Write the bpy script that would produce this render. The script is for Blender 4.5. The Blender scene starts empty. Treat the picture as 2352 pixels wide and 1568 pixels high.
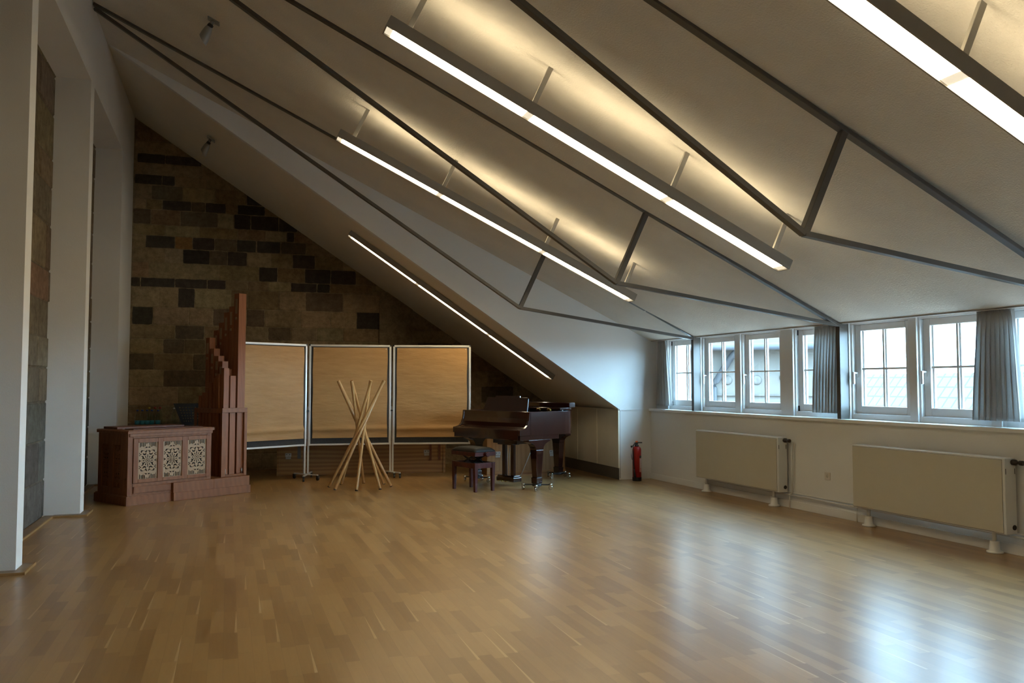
import bpy, math, random
from mathutils import Vector, Matrix
PI = math.pi
scene = bpy.context.scene
COL = scene.collection

# ------------------------------------------------------------------ helpers
class MB:
    """collects shapes, then links them as one mesh object"""
    def __init__(s):
        s.v = []; s.f = []; s.sm = []; s.col = []
    def add(s, vs, fs, smooth=False, col=None):
        b = len(s.v)
        s.v += [tuple(p) for p in vs]
        s.f += [tuple(i + b for i in f) for f in fs]
        s.sm += [smooth] * len(fs)
        s.col += [col] * len(fs)
        return s
    def box(s, x0, x1, y0, y1, z0, z1, m=None):
        vs = [Vector((x, y, z)) for z in (z0, z1) for y in (y0, y1) for x in (x0, x1)]
        if m is not None: vs = [m @ p for p in vs]
        return s.add(vs, [(0, 2, 3, 1), (4, 5, 7, 6), (0, 1, 5, 4), (2, 6, 7, 3), (0, 4, 6, 2), (1, 3, 7, 5)])
    def taper(s, c, w0, w1, z0, z1, d0=None, d1=None):
        d0 = w0 if d0 is None else d0; d1 = w1 if d1 is None else d1
        vs = []
        for w, d, z in ((w0, d0, z0), (w1, d1, z1)):
            for a, b in ((-1, -1), (1, -1), (1, 1), (-1, 1)):
                vs.append((c[0] + a * w / 2, c[1] + b * d / 2, z))
        return s.add(vs, [(3, 2, 1, 0), (4, 5, 6, 7)] + [(i, (i + 1) % 4, 4 + (i + 1) % 4, 4 + i) for i in range(4)])
    def beam(s, p, q, w, h, up=(0, 0, 1)):
        p = Vector(p); q = Vector(q); x = (q - p).normalized()
        y = Vector(up).cross(x)
        if y.length < 1e-6: y = Vector((0, 1, 0)).cross(x)
        y.normalize(); z = x.cross(y)
        vs = [a + y * (w / 2 * i) + z * (h / 2 * j) for a in (p, q) for i, j in ((-1, -1), (1, -1), (1, 1), (-1, 1))]
        return s.add(vs, [(0, 1, 2, 3), (7, 6, 5, 4)] + [(i, i + 4, (i + 1) % 4 + 4, (i + 1) % 4) for i in range(4)])
    def prism(s, pts, a, b, axis='z', smooth=False):
        def P(u, v, w):
            return (u, v, w) if axis == 'z' else ((u, w, v) if axis == 'y' else (w, u, v))
        n = len(pts)
        vs = [P(u, v, a) for u, v in pts] + [P(u, v, b) for u, v in pts]
        s.add(vs, [tuple(range(n - 1, -1, -1)), tuple(range(n, 2 * n))])
        base = len(s.v) - 2 * n
        for i in range(n):
            j = (i + 1) % n
            s.f.append((base + i, base + j, base + n + j, base + n + i)); s.sm.append(smooth); s.col.append(None)
        return s
    def ring(s, outer, inner, a, b):
        n = len(outer)
        vs = [(x, y, a) for x, y in outer] + [(x, y, a) for x, y in inner] + [(x, y, b) for x, y in outer] + [(x, y, b) for x, y in inner]
        fs = []
        for i in range(n):
            j = (i + 1) % n
            fs += [(i, j, 2 * n + j, 2 * n + i), (n + j, n + i, 3 * n + i, 3 * n + j),
                   (2 * n + i, 2 * n + j, 3 * n + j, 3 * n + i), (j, i, n + i, n + j)]
        return s.add(vs, fs)
    def tube(s, pts, r, n=10, r1=None):
        pts = [Vector(p) for p in pts]; rings = []
        for k, p in enumerate(pts):
            if k == 0: t = pts[1] - p
            elif k == len(pts) - 1: t = p - pts[k - 1]
            else: t = (pts[k + 1] - p).normalized() + (p - pts[k - 1]).normalized()
            t.normalize()
            a = Vector((0, 0, 1)) if abs(t.z) < 0.9 else Vector((1, 0, 0))
            x = t.cross(a).normalized(); y = t.cross(x)
            rr = r if r1 is None else r + (r1 - r) * k / (len(pts) - 1)
            rings.append([p + (x * math.cos(2 * PI * i / n) + y * math.sin(2 * PI * i / n)) * rr for i in range(n)])
        vs = [p for rg in rings for p in rg]; fs = []
        for k in range(len(rings) - 1):
            for i in range(n):
                j = (i + 1) % n
                fs.append((k * n + i, k * n + j, (k + 1) * n + j, (k + 1) * n + i))
        s.add(vs, fs, True)
        b = len(s.v) - len(vs)
        for c in (tuple(range(n)), tuple(range((len(rings) - 1) * n, len(rings) * n))):
            s.f.append(tuple(b + i for i in c)); s.sm.append(False); s.col.append(None)
        return s
    def lathe(s, prof, m=None, n=24):
        vs = []
        for r, z in prof:
            for i in range(n):
                vs.append(Vector((r * math.cos(2 * PI * i / n), r * math.sin(2 * PI * i / n), z)))
        if m is not None: vs = [m @ p for p in vs]
        fs = []
        for k in range(len(prof) - 1):
            for i in range(n):
                j = (i + 1) % n
                fs.append((k * n + i, k * n + j, (k + 1) * n + j, (k + 1) * n + i))
        s.add(vs, fs, True)
        b = len(s.v) - len(vs)
        for c in (tuple(range(n)), tuple(range((len(prof) - 1) * n, len(prof) * n))):
            s.f.append(tuple(b + i for i in c)); s.sm.append(False); s.col.append(None)
        return s
    def build(s, name, mat, parent=None, bevel=0.0, recalc=True, colors=False, solid=0.0, seg=2):
        me = bpy.data.meshes.new(name)
        me.from_pydata(s.v, [], s.f)
        me.polygons.foreach_set('use_smooth', s.sm)
        if colors:
            at = me.color_attributes.new('tone', 'FLOAT_COLOR', 'CORNER')
            for p in me.polygons:
                c = s.col[p.index] or (0.2, 0.2, 0.2)
                for li in p.loop_indices: at.data[li].color = (c[0], c[1], c[2], 1)
        if recalc:
            import bmesh
            bm = bmesh.new(); bm.from_mesh(me)
            bmesh.ops.recalc_face_normals(bm, faces=bm.faces)
            bm.to_mesh(me); bm.free()
        me.materials.append(mat)
        me.validate()
        o = bpy.data.objects.new(name, me); COL.objects.link(o)
        if parent is not None: o.parent = parent
        if solid:
            d = o.modifiers.new('solidify', 'SOLIDIFY'); d.thickness = solid; d.offset = 0
        if bevel:
            d = o.modifiers.new('bevel', 'BEVEL'); d.width = bevel; d.segments = seg; d.limit_method = 'ANGLE'; d.angle_limit = 0.7
        return o

def tag(o, label=None, cat=None, group=None, kind=None):
    if label: o['label'] = label
    if cat: o['category'] = cat
    if group: o['group'] = group
    if kind: o['kind'] = kind
    return o
def thing(name, label, cat, loc=(0, 0, 0), rot=(0, 0, 0), group=None):
    o = bpy.data.objects.new(name, None); COL.objects.link(o)
    o.empty_display_size = 0.1
    o.location = loc
    o.rotation_euler = rot if isinstance(rot, tuple) else (0, 0, rot)
    return tag(o, label, cat, group)
def struct(name, mb, mat, label=None, **k):
    o = mb.build(name, mat, **k); o['kind'] = 'structure'
    if label: o['label'] = label
    return o
def copy_tree(o, parent=None):
    c = o.copy(); COL.objects.link(c)
    if parent is not None: c.parent = parent
    for ch in list(o.children): copy_tree(ch, c)
    return c
def look(p, q):
    """matrix with local z along q-p at p"""
    z = (Vector(q) - Vector(p)).normalized()
    return Matrix.Translation(Vector(p)) @ z.to_track_quat('Z', 'Y').to_matrix().to_4x4()

# ------------------------------------------------------------------ materials
def newmat(name):
    m = bpy.data.materials.new(name); m.use_nodes = True
    nt = m.node_tree; b = nt.nodes['Principled BSDF']
    return m, nt, b
def ramp(nt, pts):
    r = nt.nodes.new('ShaderNodeValToRGB'); e = r.color_ramp.elements
    while len(e) < len(pts): e.new(0.5)
    for i, (p, c) in enumerate(pts):
        e[i].position = p; e[i].color = (c[0], c[1], c[2], 1)
    return r
def coords(nt, scale=(1, 1, 1), kind='Object'):
    t = nt.nodes.new('ShaderNodeTexCoord'); mp = nt.nodes.new('ShaderNodeMapping')
    mp.inputs['Scale'].default_value = scale
    nt.links.new(t.outputs[kind], mp.inputs[0]); return mp.outputs[0]
def noise(nt, vec, scale, detail=4, rough=0.55):
    n = nt.nodes.new('ShaderNodeTexNoise'); n.inputs['Scale'].default_value = scale
    n.inputs['Detail'].default_value = detail; n.inputs['Roughness'].default_value = rough
    nt.links.new(vec, n.inputs['Vector']); return n.outputs['Fac']
def bump(nt, b, h, strength, dist=0.01):
    n = nt.nodes.new('ShaderNodeBump'); n.inputs['Strength'].default_value = strength; n.inputs['Distance'].default_value = dist
    nt.links.new(h, n.inputs['Height']); nt.links.new(n.outputs[0], b.inputs['Normal'])
def plain(name, c, rough=0.5, metal=0.0, var=0.06, scale=6, bmp=0, bscale=200, spec=0.5, coat=0, bdist=0.004):
    m, nt, b = newmat(name)
    v = coords(nt); f = noise(nt, v, scale)
    r = ramp(nt, [(0.3, [x * (1 - var) for x in c]), (0.7, [min(1, x * (1 + var)) for x in c])])
    nt.links.new(f, r.inputs[0]); nt.links.new(r.outputs[0], b.inputs['Base Color'])
    b.inputs['Roughness'].default_value = rough; b.inputs['Metallic'].default_value = metal
    b.inputs['Specular IOR Level'].default_value = spec
    b.inputs['Coat Weight'].default_value = coat
    if bmp: bump(nt, b, noise(nt, v, bscale, 3), bmp, bdist)
    return m
def wood(name, c0, c1, scale=(1, 1, 8), rough=0.4, coat=0.0, grain=6, dist=3.0, spec=0.5):
    m, nt, b = newmat(name)
    v = coords(nt, scale)
    f = noise(nt, v, grain, 6, 0.6)
    w = nt.nodes.new('ShaderNodeTexWave'); w.wave_type = 'BANDS'; w.bands_direction = 'DIAGONAL'
    w.inputs['Scale'].default_value = grain * 0.6; w.inputs['Distortion'].default_value = dist; w.inputs['Detail'].default_value = 3
    nt.links.new(v, w.inputs['Vector'])
    mx = nt.nodes.new('ShaderNodeMath'); mx.operation = 'ADD'
    ml = nt.nodes.new('ShaderNodeMath'); ml.operation = 'MULTIPLY'; ml.inputs[1].default_value = 0.18
    nt.links.new(w.outputs['Fac'], ml.inputs[0]); nt.links.new(f, mx.inputs[0]); nt.links.new(ml.outputs[0], mx.inputs[1])
    r = ramp(nt, [(0.35, c0), (0.95, c1)])
    nt.links.new(mx.outputs[0], r.inputs[0]); nt.links.new(r.outputs[0], b.inputs['Base Color'])
    b.inputs['Roughness'].default_value = rough; b.inputs['Coat Weight'].default_value = coat; b.inputs['Coat Roughness'].default_value = 0.08; b.inputs['Specular IOR Level'].default_value = spec
    return m
def emit(name, c, s):
    m, nt, b = newmat(name)
    b.inputs['Base Color'].default_value = (0.8, 0.8, 0.8, 1)
    b.inputs['Emission Color'].default_value = (*c, 1); b.inputs['Emission Strength'].default_value = s
    return m
def glass(name, tint=(1, 1, 1), gl=0.08):
    m, nt, b = newmat(name)
    nt.nodes.remove(b)
    t = nt.nodes.new('ShaderNodeBsdfTransparent'); t.inputs[0].default_value = (*tint, 1)
    g = nt.nodes.new('ShaderNodeBsdfGlossy'); g.inputs['Roughness'].default_value = 0.02
    fr = nt.nodes.new('ShaderNodeFresnel'); fr.inputs['IOR'].default_value = 1.3 + gl
    mx = nt.nodes.new('ShaderNodeMixShader')
    ge = nt.nodes.new('ShaderNodeNewGeometry'); sb = nt.nodes.new('ShaderNodeMath'); sb.operation = 'SUBTRACT'; sb.inputs[0].default_value = 1.0
    ml = nt.nodes.new('ShaderNodeMath'); ml.operation = 'MULTIPLY'
    nt.links.new(ge.outputs['Backfacing'], sb.inputs[1]); nt.links.new(fr.outputs[0], ml.inputs[0]); nt.links.new(sb.outputs[0], ml.inputs[1])
    nt.links.new(ml.outputs[0], mx.inputs[0]); nt.links.new(t.outputs[0], mx.inputs[1]); nt.links.new(g.outputs[0], mx.inputs[2])
    nt.links.new(mx.outputs[0], nt.nodes['Material Output'].inputs['Surface'])
    return m

LAMP = (1.0, 0.82, 0.52)
M = {}
M['white'] = plain('white_paint', (0.74, 0.73, 0.70), 0.75, var=0.03, scale=2, bmp=0.15, bscale=90)
M['wall'] = plain('white_wall_plaster', (0.70, 0.685, 0.65), 0.85, var=0.03, scale=1.5, bmp=0.25, bscale=120)
M['cheek'] = plain('smooth_white_wall', (0.70, 0.695, 0.68), 0.85, var=0.02, scale=1.2, bmp=0.08, bscale=60)
M['ceiling'] = plain('textured_ceiling_plaster', (0.66, 0.62, 0.55), 0.9, var=0.05, scale=2.2, bmp=1.0, bscale=80, bdist=0.005)
M['slope'] = plain('warm_white_slope', (0.68, 0.63, 0.545), 0.88, var=0.03, scale=1.2, bmp=0.1, bscale=60)
M['frame'] = plain('window_paint', (0.76, 0.76, 0.75), 0.4, var=0.02)
M['steel'] = plain('grey_steel_paint', (0.078, 0.071, 0.062), 0.42, var=0.06)
M['lampgrey'] = plain('lamp_housing_grey', (0.27, 0.25, 0.22), 0.45, var=0.04)
M['rodgrey'] = plain('lamp_rod_grey', (0.42, 0.40, 0.35), 0.4, var=0.04)
M['diff'] = emit('lit_lamp_diffuser', LAMP, 30.0)
M['joint'] = emit('dim_lamp_joint', (1.0, 0.88, 0.66), 0.75)
M['up'] = emit('lit_lamp_top', LAMP, 21.0)
M['alu'] = plain('aluminium_frame', (0.62, 0.61, 0.58), 0.35, 0.35, var=0.03)
M['felt'] = plain('charcoal_felt', (0.035, 0.036, 0.038), 0.95, var=0.15, scale=40)
M['black'] = plain('black_plastic', (0.012, 0.012, 0.013), 0.4, var=0.1)
M['blackmetal'] = plain('black_metal', (0.006, 0.0065, 0.0075), 0.65, 0.0, var=0.1)
M['chrome'] = plain('chrome', (0.55, 0.55, 0.54), 0.2, 1.0, var=0.03)
M['zinc'] = plain('zinc_clasp', (0.42, 0.40, 0.36), 0.35, 0.8, var=0.1, scale=60)
M['brass'] = plain('brass', (0.55, 0.36, 0.10), 0.25, 1.0, var=0.05)
M['rad'] = plain('radiator_cream', (0.50, 0.455, 0.355), 0.45, var=0.02)
M['radcase'] = plain('radiator_white', (0.66, 0.645, 0.60), 0.4, var=0.02)
M['pipe'] = plain('pipe_white', (0.62, 0.59, 0.53), 0.45, var=0.04)
M['knob'] = plain('dark_brown_plastic', (0.022, 0.015, 0.012), 0.4, var=0.1)
M['organ'] = wood('cherry_wood', (0.170, 0.058, 0.019), (0.250, 0.095, 0.033), (3, 3, 0.6), 0.5, 0.0, 5, spec=0.3)
M['organdark'] = wood('cherry_wood_deep', (0.10, 0.032, 0.014), (0.17, 0.058, 0.026), (3, 3, 0.6), 0.5, 0.0, 5, spec=0.3)
M['pipewood'] = wood('pipe_wood', (0.200, 0.066, 0.022), (0.285, 0.104, 0.038), (6, 6, 0.5), 0.5, 0.0, 4, spec=0.3)
M['maple'] = wood('light_fretwork_wood', (0.285, 0.165, 0.072), (0.345, 0.21, 0.098), (2, 2, 0.6), 0.5, 0.0, 5)
M['mouth'] = wood('light_mouth_wood', (0.24, 0.14, 0.07), (0.32, 0.19, 0.10), (2, 2, 1), 0.5)
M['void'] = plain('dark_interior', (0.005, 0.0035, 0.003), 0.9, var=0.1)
M['piano'] = wood('mahogany_polish', (0.010, 0.0024, 0.0018), (0.026, 0.0055, 0.0038), (5, 5, 0.6), 0.16, 0.6, 3)
M['bench'] = wood('mahogany_bench', (0.030, 0.0045, 0.0030), (0.070, 0.010, 0.0062), (4, 4, 0.6), 0.35, 0.1, 3, spec=0.35)
M['leather'] = plain('black_leather', (0.006, 0.0065, 0.007), 0.6, var=0.1, scale=30, bmp=0.2, bscale=150)
M['pole'] = wood('pale_pole_wood', (0.40, 0.225, 0.078), (0.51, 0.305, 0.118), (8, 8, 0.7), 0.35, 0.1, 3)
M['red'] = plain('red_enamel', (0.30, 0.007, 0.005), 0.38, var=0.04)
M['orange'] = plain('orange_plastic', (0.55, 0.10, 0.02), 0.4)
M['label'] = plain('pale_red_label', (0.55, 0.30, 0.26), 0.6, var=0.1, scale=40)
M['labelwhite'] = plain('white_label_print', (0.62, 0.55, 0.52), 0.6)
M['trim'] = wood('trim_oak', (0.26, 0.145, 0.05), (0.36, 0.21, 0.085), (1, 1, 1), 0.4, 0.1, 4)
M['trimdull'] = plain('worn_grey_floor_edge', (0.20, 0.15, 0.105), 0.5, var=0.1)
M['knee'] = plain('cream_cupboard_lacquer', (0.64, 0.59, 0.48), 0.45, var=0.02)
M['kneedge'] = plain('cupboard_edge_band', (0.86, 0.80, 0.66), 0.45, var=0.02)
M['toe'] = plain('grey_brown_toe_kick', (0.11, 0.10, 0.088), 0.5, var=0.06)
M['spot'] = plain('spotlight_grey', (0.27, 0.27, 0.26), 0.4, 0.2)
M['socket'] = plain('socket_cream', (0.60, 0.54, 0.47), 0.4)
M['table'] = wood('dark_table_wood', (0.04, 0.022, 0.012), (0.075, 0.042, 0.022), (1, 1, 1), 0.45)
M['bluecap'] = plain('blue_cap', (0.01, 0.045, 0.20), 0.4)
M['redcap'] = plain('red_cap', (0.30, 0.012, 0.012), 0.4)
M['yellowcap'] = plain('yellow_cap', (0.42, 0.28, 0.02), 0.4)
M['whitecap'] = plain('white_cap', (0.6, 0.6, 0.58), 0.4)
M['teal'] = plain('teal_label', (0.03, 0.20, 0.26), 0.5, var=0.35, scale=40)
M['bottle'] = glass('clear_bottle', (0.86, 0.92, 0.90), 0.15)
M['pane'] = glass('window_glass', (0.97, 0.98, 0.99), 0.15)
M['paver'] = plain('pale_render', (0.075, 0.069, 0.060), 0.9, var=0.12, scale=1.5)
M['slate'] = plain('slate_grey', (0.026, 0.029, 0.033), 0.7, var=0.15, scale=4)
M['stonedet'] = plain('weathered_stone', (0.060, 0.056, 0.050), 0.9, var=0.2, scale=5)

# brown wrapping paper
m, nt, b = newmat('brown_paper'); v = coords(nt, (0.6, 1, 3.0))
f = noise(nt, v, 5, 5)
r = ramp(nt, [(0.3, (0.345, 0.188, 0.064)), (0.7, (0.41, 0.232, 0.085))]); nt.links.new(f, r.inputs[0])
nt.links.new(r.outputs[0], b.inputs['Base Color']); b.inputs['Roughness'].default_value = 0.6
v2 = coords(nt, (0.5, 1, 2.4)); bump(nt, b, noise(nt, v2, 9, 5, 0.6), 0.5, 0.012); M['paper'] = m
# curtain fabric
m, nt, b = newmat('grey_curtain_fabric'); v = coords(nt, (1, 1, 1))
f = noise(nt, v, 300, 2); r = ramp(nt, [(0.3, (0.52, 0.52, 0.51)), (0.7, (0.62, 0.62, 0.61))]); nt.links.new(f, r.inputs[0])
tr = nt.nodes.new('ShaderNodeBsdfTranslucent'); df = nt.nodes.new('ShaderNodeBsdfDiffuse'); mx = nt.nodes.new('ShaderNodeMixShader'); mx.inputs[0].default_value = 0.32
nt.links.new(r.outputs[0], tr.inputs[0]); nt.links.new(r.outputs[0], df.inputs[0])
nt.links.new(df.outputs[0], mx.inputs[1]); nt.links.new(tr.outputs[0], mx.inputs[2]); nt.links.new(mx.outputs[0], nt.nodes['Material Output'].inputs['Surface'])
nt.nodes.remove(b); M['curtain'] = m
# plywood with strong grain / knotty pine for the transport cases
def ply(name, knots):
    m, nt, b = newmat(name)
    v = coords(nt, (0.7, 1, 7) if not knots else (7, 1, 0.8))
    w = nt.nodes.new('ShaderNodeTexWave'); w.wave_type = 'BANDS'; w.bands_direction = 'Z' if not knots else 'X'
    w.inputs['Scale'].default_value = 0.7; w.inputs['Distortion'].default_value = 9; w.inputs['Detail Scale'].default_value = 0.6; w.inputs['Detail'].default_value = 3
    nt.links.new(v, w.inputs['Vector'])
    r = ramp(nt, [(0.1, (0.235, 0.107, 0.033)), (0.85, (0.33, 0.165, 0.055))]); nt.links.new(w.outputs['Fac'], r.inputs[0])
    out = r.outputs[0]
    if knots:
        r.color_ramp.elements[0].color = (0.27, 0.145, 0.052, 1); r.color_ramp.elements[1].color = (0.32, 0.18, 0.068, 1)
        vo = nt.nodes.new('ShaderNodeTexVoronoi'); vo.inputs['Scale'].default_value = 1.0; vo.inputs['Randomness'].default_value = 0.8
        nt.links.new(coords(nt, (6.5, 0.01, 4.2)), vo.inputs['Vector'])
        kr = ramp(nt, [(0.09, (1, 1, 1)), (0.17, (0, 0, 0))]); nt.links.new(vo.outputs['Distance'], kr.inputs[0])
        mix = nt.nodes.new('ShaderNodeMix'); mix.data_type = 'RGBA'
        nt.links.new(kr.outputs[0], mix.inputs['Factor']); nt.links.new(out, mix.inputs[6]); mix.inputs[7].default_value = (0.09, 0.03, 0.012, 1)
        out = mix.outputs[2]
    nt.links.new(out, b.inputs['Base Color']); b.inputs['Roughness'].default_value = 0.5
    return m
M['ply'] = ply('grained_plywood', False); M['pine'] = ply('knotty_pine', True)
# ashlar stone: block tone from the mesh, weathering from noise
def stone(name, k=1.0):
    m, nt, b = newmat(name)
    a = nt.nodes.new('ShaderNodeVertexColor'); a.layer_name = 'tone'
    v = coords(nt); f = noise(nt, v, 11, 10, 0.72); f2 = noise(nt, v, 1.3, 4)
    r = ramp(nt, [(0.28, (0.55 * k, 0.53 * k, 0.51 * k)), (0.72, (1.4 * k,) * 3)]); nt.links.new(f, r.inputs[0])
    r2 = ramp(nt, [(0.3, (0.75, 0.74, 0.72)), (0.7, (1.2, 1.2, 1.2))]); nt.links.new(f2, r2.inputs[0])
    m1 = nt.nodes.new('ShaderNodeMix'); m1.data_type = 'RGBA'; m1.blend_type = 'MULTIPLY'; m1.inputs['Factor'].default_value = 1
    m2 = nt.nodes.new('ShaderNodeMix'); m2.data_type = 'RGBA'; m2.blend_type = 'MULTIPLY'; m2.inputs['Factor'].default_value = 1
    nt.links.new(a.outputs['Color'], m1.inputs[6]); nt.links.new(r.outputs[0], m1.inputs[7])
    nt.links.new(m1.outputs[2], m2.inputs[6]); nt.links.new(r2.outputs[0], m2.inputs[7])
    nt.links.new(m2.outputs[2], b.inputs['Base Color']); b.inputs['Roughness'].default_value = 0.95
    b.inputs['Specular IOR Level'].default_value = 0.2
    bump(nt, b, noise(nt, v, 26, 8, 0.7), 0.8, 0.02); return m
M['stone'] = stone('ashlar_stone')
# parquet: narrow oak strips along Y, random lengths offset per row, pale sapwood streaks
m, nt, b = newmat('oak_strip_parquet')
tc = nt.nodes.new('ShaderNodeTexCoord'); sp = nt.nodes.new('ShaderNodeSeparateXYZ'); nt.links.new(tc.outputs['Object'], sp.inputs[0])
def mth(op, a, bb=None, c=None):
    n = nt.nodes.new('ShaderNodeMath'); n.operation = op
    for i, q in enumerate((a, bb, c)):
        if q is None: continue
        if isinstance(q, (int, float)): n.inputs[i].default_value = q
        else: nt.links.new(q, n.inputs[i])
    return n.outputs[0]
row = mth('FLOOR', mth('DIVIDE', sp.outputs[0], 0.072))
wn = nt.nodes.new('ShaderNodeTexWhiteNoise'); wn.noise_dimensions = '1D'; nt.links.new(row, wn.inputs['W'])
yy = mth('ADD', mth('DIVIDE', sp.outputs[1], 0.46), mth('MULTIPLY', wn.outputs['Value'], 7.3))
cell = mth('FLOOR', yy)
cb = nt.nodes.new('ShaderNodeCombineXYZ'); nt.links.new(row, cb.inputs[0]); nt.links.new(cell, cb.inputs[1])
wn2 = nt.nodes.new('ShaderNodeTexWhiteNoise'); wn2.noise_dimensions = '2D'; nt.links.new(cb.outputs[0], wn2.inputs['Vector'])
mp = nt.nodes.new('ShaderNodeMapping'); mp.inputs['Scale'].default_value = (30, 2.2, 1); nt.links.new(tc.outputs['Object'], mp.inputs[0])
addv = nt.nodes.new('ShaderNodeVectorMath'); addv.operation = 'ADD'
sc3 = nt.nodes.new('ShaderNodeVectorMath'); sc3.operation = 'SCALE'; sc3.inputs['Scale'].default_value = 13
nt.links.new(wn2.outputs['Color'], sc3.inputs[0]); nt.links.new(mp.outputs[0], addv.inputs[0]); nt.links.new(sc3.outputs[0], addv.inputs[1])
gr = noise(nt, addv.outputs[0], 1.6, 6, 0.6)
val = mth('ADD', mth('MULTIPLY', wn2.outputs['Value'], 0.62), mth('MULTIPLY', gr, 0.45))
r = ramp(nt, [(0.08, (0.185, 0.097, 0.032)), (0.5, (0.272, 0.155, 0.054)), (0.92, (0.345, 0.210, 0.080))]); nt.links.new(val, r.inputs[0])
fx = mth('FRACT', mth('DIVIDE', sp.outputs[0], 0.072)); fy = mth('FRACT', yy)
seam = mth('MAXIMUM', mth('GREATER_THAN', mth('ABSOLUTE', mth('SUBTRACT', fx, 0.5)), 0.488), mth('GREATER_THAN', mth('ABSOLUTE', mth('SUBTRACT', fy, 0.5)), 0.4975))
# sapwood streak on one edge of a few strips
wn3 = nt.nodes.new('ShaderNodeTexWhiteNoise'); wn3.noise_dimensions = '3D'; 
cb3 = nt.nodes.new('ShaderNodeCombineXYZ'); nt.links.new(row, cb3.inputs[0]); nt.links.new(cell, cb3.inputs[1]); cb3.inputs[2].default_value = 5.5
nt.links.new(cb3.outputs[0], wn3.inputs['Vector'])
edge = mth('MULTIPLY', mth('GREATER_THAN', wn3.outputs['Value'], 0.9), mth('GREATER_THAN', fx, mth('ADD', 0.78, mth('MULTIPLY', fy, 0.20))))
mixs = nt.nodes.new('ShaderNodeMix'); mixs.data_type = 'RGBA'; nt.links.new(mth('MULTIPLY', edge, 0.8), mixs.inputs['Factor'])
nt.links.new(r.outputs[0], mixs.inputs[6]); mixs.inputs[7].default_value = (0.47, 0.33, 0.165, 1)
mix2 = nt.nodes.new('ShaderNodeMix'); mix2.data_type = 'RGBA'; nt.links.new(mth('MULTIPLY', seam, 0.35), mix2.inputs['Factor'])
nt.links.new(mixs.outputs[2], mix2.inputs[6]); mix2.inputs[7].default_value = (0.10, 0.05, 0.02, 1)
nt.links.new(mix2.outputs[2], b.inputs['Base Color'])
rr = mth('ADD', 0.283, mth('MULTIPLY', noise(nt, tc.outputs['Object'], 2.5, 4), 0.03)); nt.links.new(rr, b.inputs['Roughness'])
b.inputs['Specular IOR Level'].default_value = 1.0
M['floor'] = m
# clay roof tiles seen outside
m, nt, b = newmat('clay_roof_tiles'); v = coords(nt)
br = nt.nodes.new('ShaderNodeTexBrick'); br.offset = 0.0
br.inputs['Scale'].default_value = 1.0; br.inputs['Brick Width'].default_value = 0.34; br.inputs['Row Height'].default_value = 0.42; br.inputs['Mortar Size'].default_value = 0.03
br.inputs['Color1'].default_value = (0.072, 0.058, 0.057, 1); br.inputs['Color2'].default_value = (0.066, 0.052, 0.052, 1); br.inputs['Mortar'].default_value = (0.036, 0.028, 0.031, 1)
nt.links.new(v, br.inputs['Vector']); nt.links.new(br.outputs['Color'], b.inputs['Base Color']); b.inputs['Roughness'].default_value = 0.8
M['tiles'] = m

# ------------------------------------------------------------------ room shell
XL = -1.455                       # face of the white left wall
YF = 14.1                         # stone end wall
YC = 10.95                        # white cheek wall where the dormer ends
YB = -3.0                         # wall behind the camera
K = 0.4705                        # dormer ceiling slope
def zc(x): return 5.515 - K * (x - XL)
def zm(x, y): return 5.518 - 0.6585 * (x - XL) if y < 12 else 5.568 - 0.6535 * (x - XL)
WA = math.atan2(-1, 0.0295)       # direction of the window wall, towards the camera
WS = Vector((math.cos(WA), math.sin(WA), 0)); WT = Vector((-math.sin(WA), math.cos(WA), 0)); W0 = Vector((5.893, 11.022, 0))
def W(s, t, z=0): return W0 + WS * s + WT * t + Vector((0, 0, z))
def S(y): return (11.022 - y) * 1.0004
def wx(y): return 5.893 + 0.0295 * (11.022 - y)

struct('floor', MB().box(-2.1, 6.6, YB, YF + 0.1, -0.12, 0.0), M['floor'], 'strip parquet floor of oak')
# sloped dormer ceiling, lower edge follows the window wall
mb = MB()
ya, yb = YC + 0.1, YB
lo = [(XL - 0.4, yb, zc(XL - 0.4)), (wx(yb) + 0.01, yb, 2.016), (wx(ya) + 0.01, ya, 2.016), (XL - 0.4, ya, zc(XL - 0.4))]
vs = lo + [(x, y, z + 0.18) for x, y, z in lo]
mb.add(vs, [(0, 1, 2), (0, 2, 3), (4, 6, 5), (4, 7, 6), (0, 4, 5, 1), (1, 5, 6, 2), (2, 6, 7, 3), (3, 7, 4, 0)])
struct('ceiling', mb, M['ceiling'], 'sloped textured white ceiling with lamps')
mb = MB()
for y0, y1 in ((YC + 0.002, YF + 0.1),):
    lo = [(XL - 0.4, y0, zm(XL - 0.4, y0)), (5.75, y0, zm(5.75, y0)), (5.75, y1, zm(5.75, y1)), (XL - 0.4, y1, zm(XL - 0.4, y1))]
    mb.add(lo + [(x, y, z + 0.2) for x, y, z in lo], [(0, 1, 2), (0, 2, 3), (4, 6, 5), (4, 7, 6), (0, 4, 5, 1), (1, 5, 6, 2), (2, 6, 7, 3), (3, 7, 4, 0)])
struct('ceiling_far', mb, M['slope'], 'steeper sloped white ceiling over the piano')
# cheek wall with the corner behind the fire extinguisher
pts = [(5.38, 0), (6.5, 0), (6.5, 2.3), (5.95, 2.05), (XL - 0.3, zc(XL - 0.3) + 0.02), (XL - 0.3, zm(XL - 0.3, YC) - 0.0), (5.38, zm(5.38, YC))]
struct('wall_cheek', MB().prism(pts, YC, YC + 0.09, 'y'), M['cheek'], 'white triangular wall beside the windows')
struct('trim_ledge', MB().box(5.385, wx(YC), YC - 0.012, YC, 1.0, 1.018), M['cheek'], 'thin white ledge on the cheek wall')
struct('trim_shadow', MB().box(5.386, 5.397, YC - 0.003, YC, 0.02, 0.998), M['lampgrey'], 'dark strip painted as the shaded gap beside the cupboard end')  # grey strip puts the shade of the gap into colour
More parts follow.
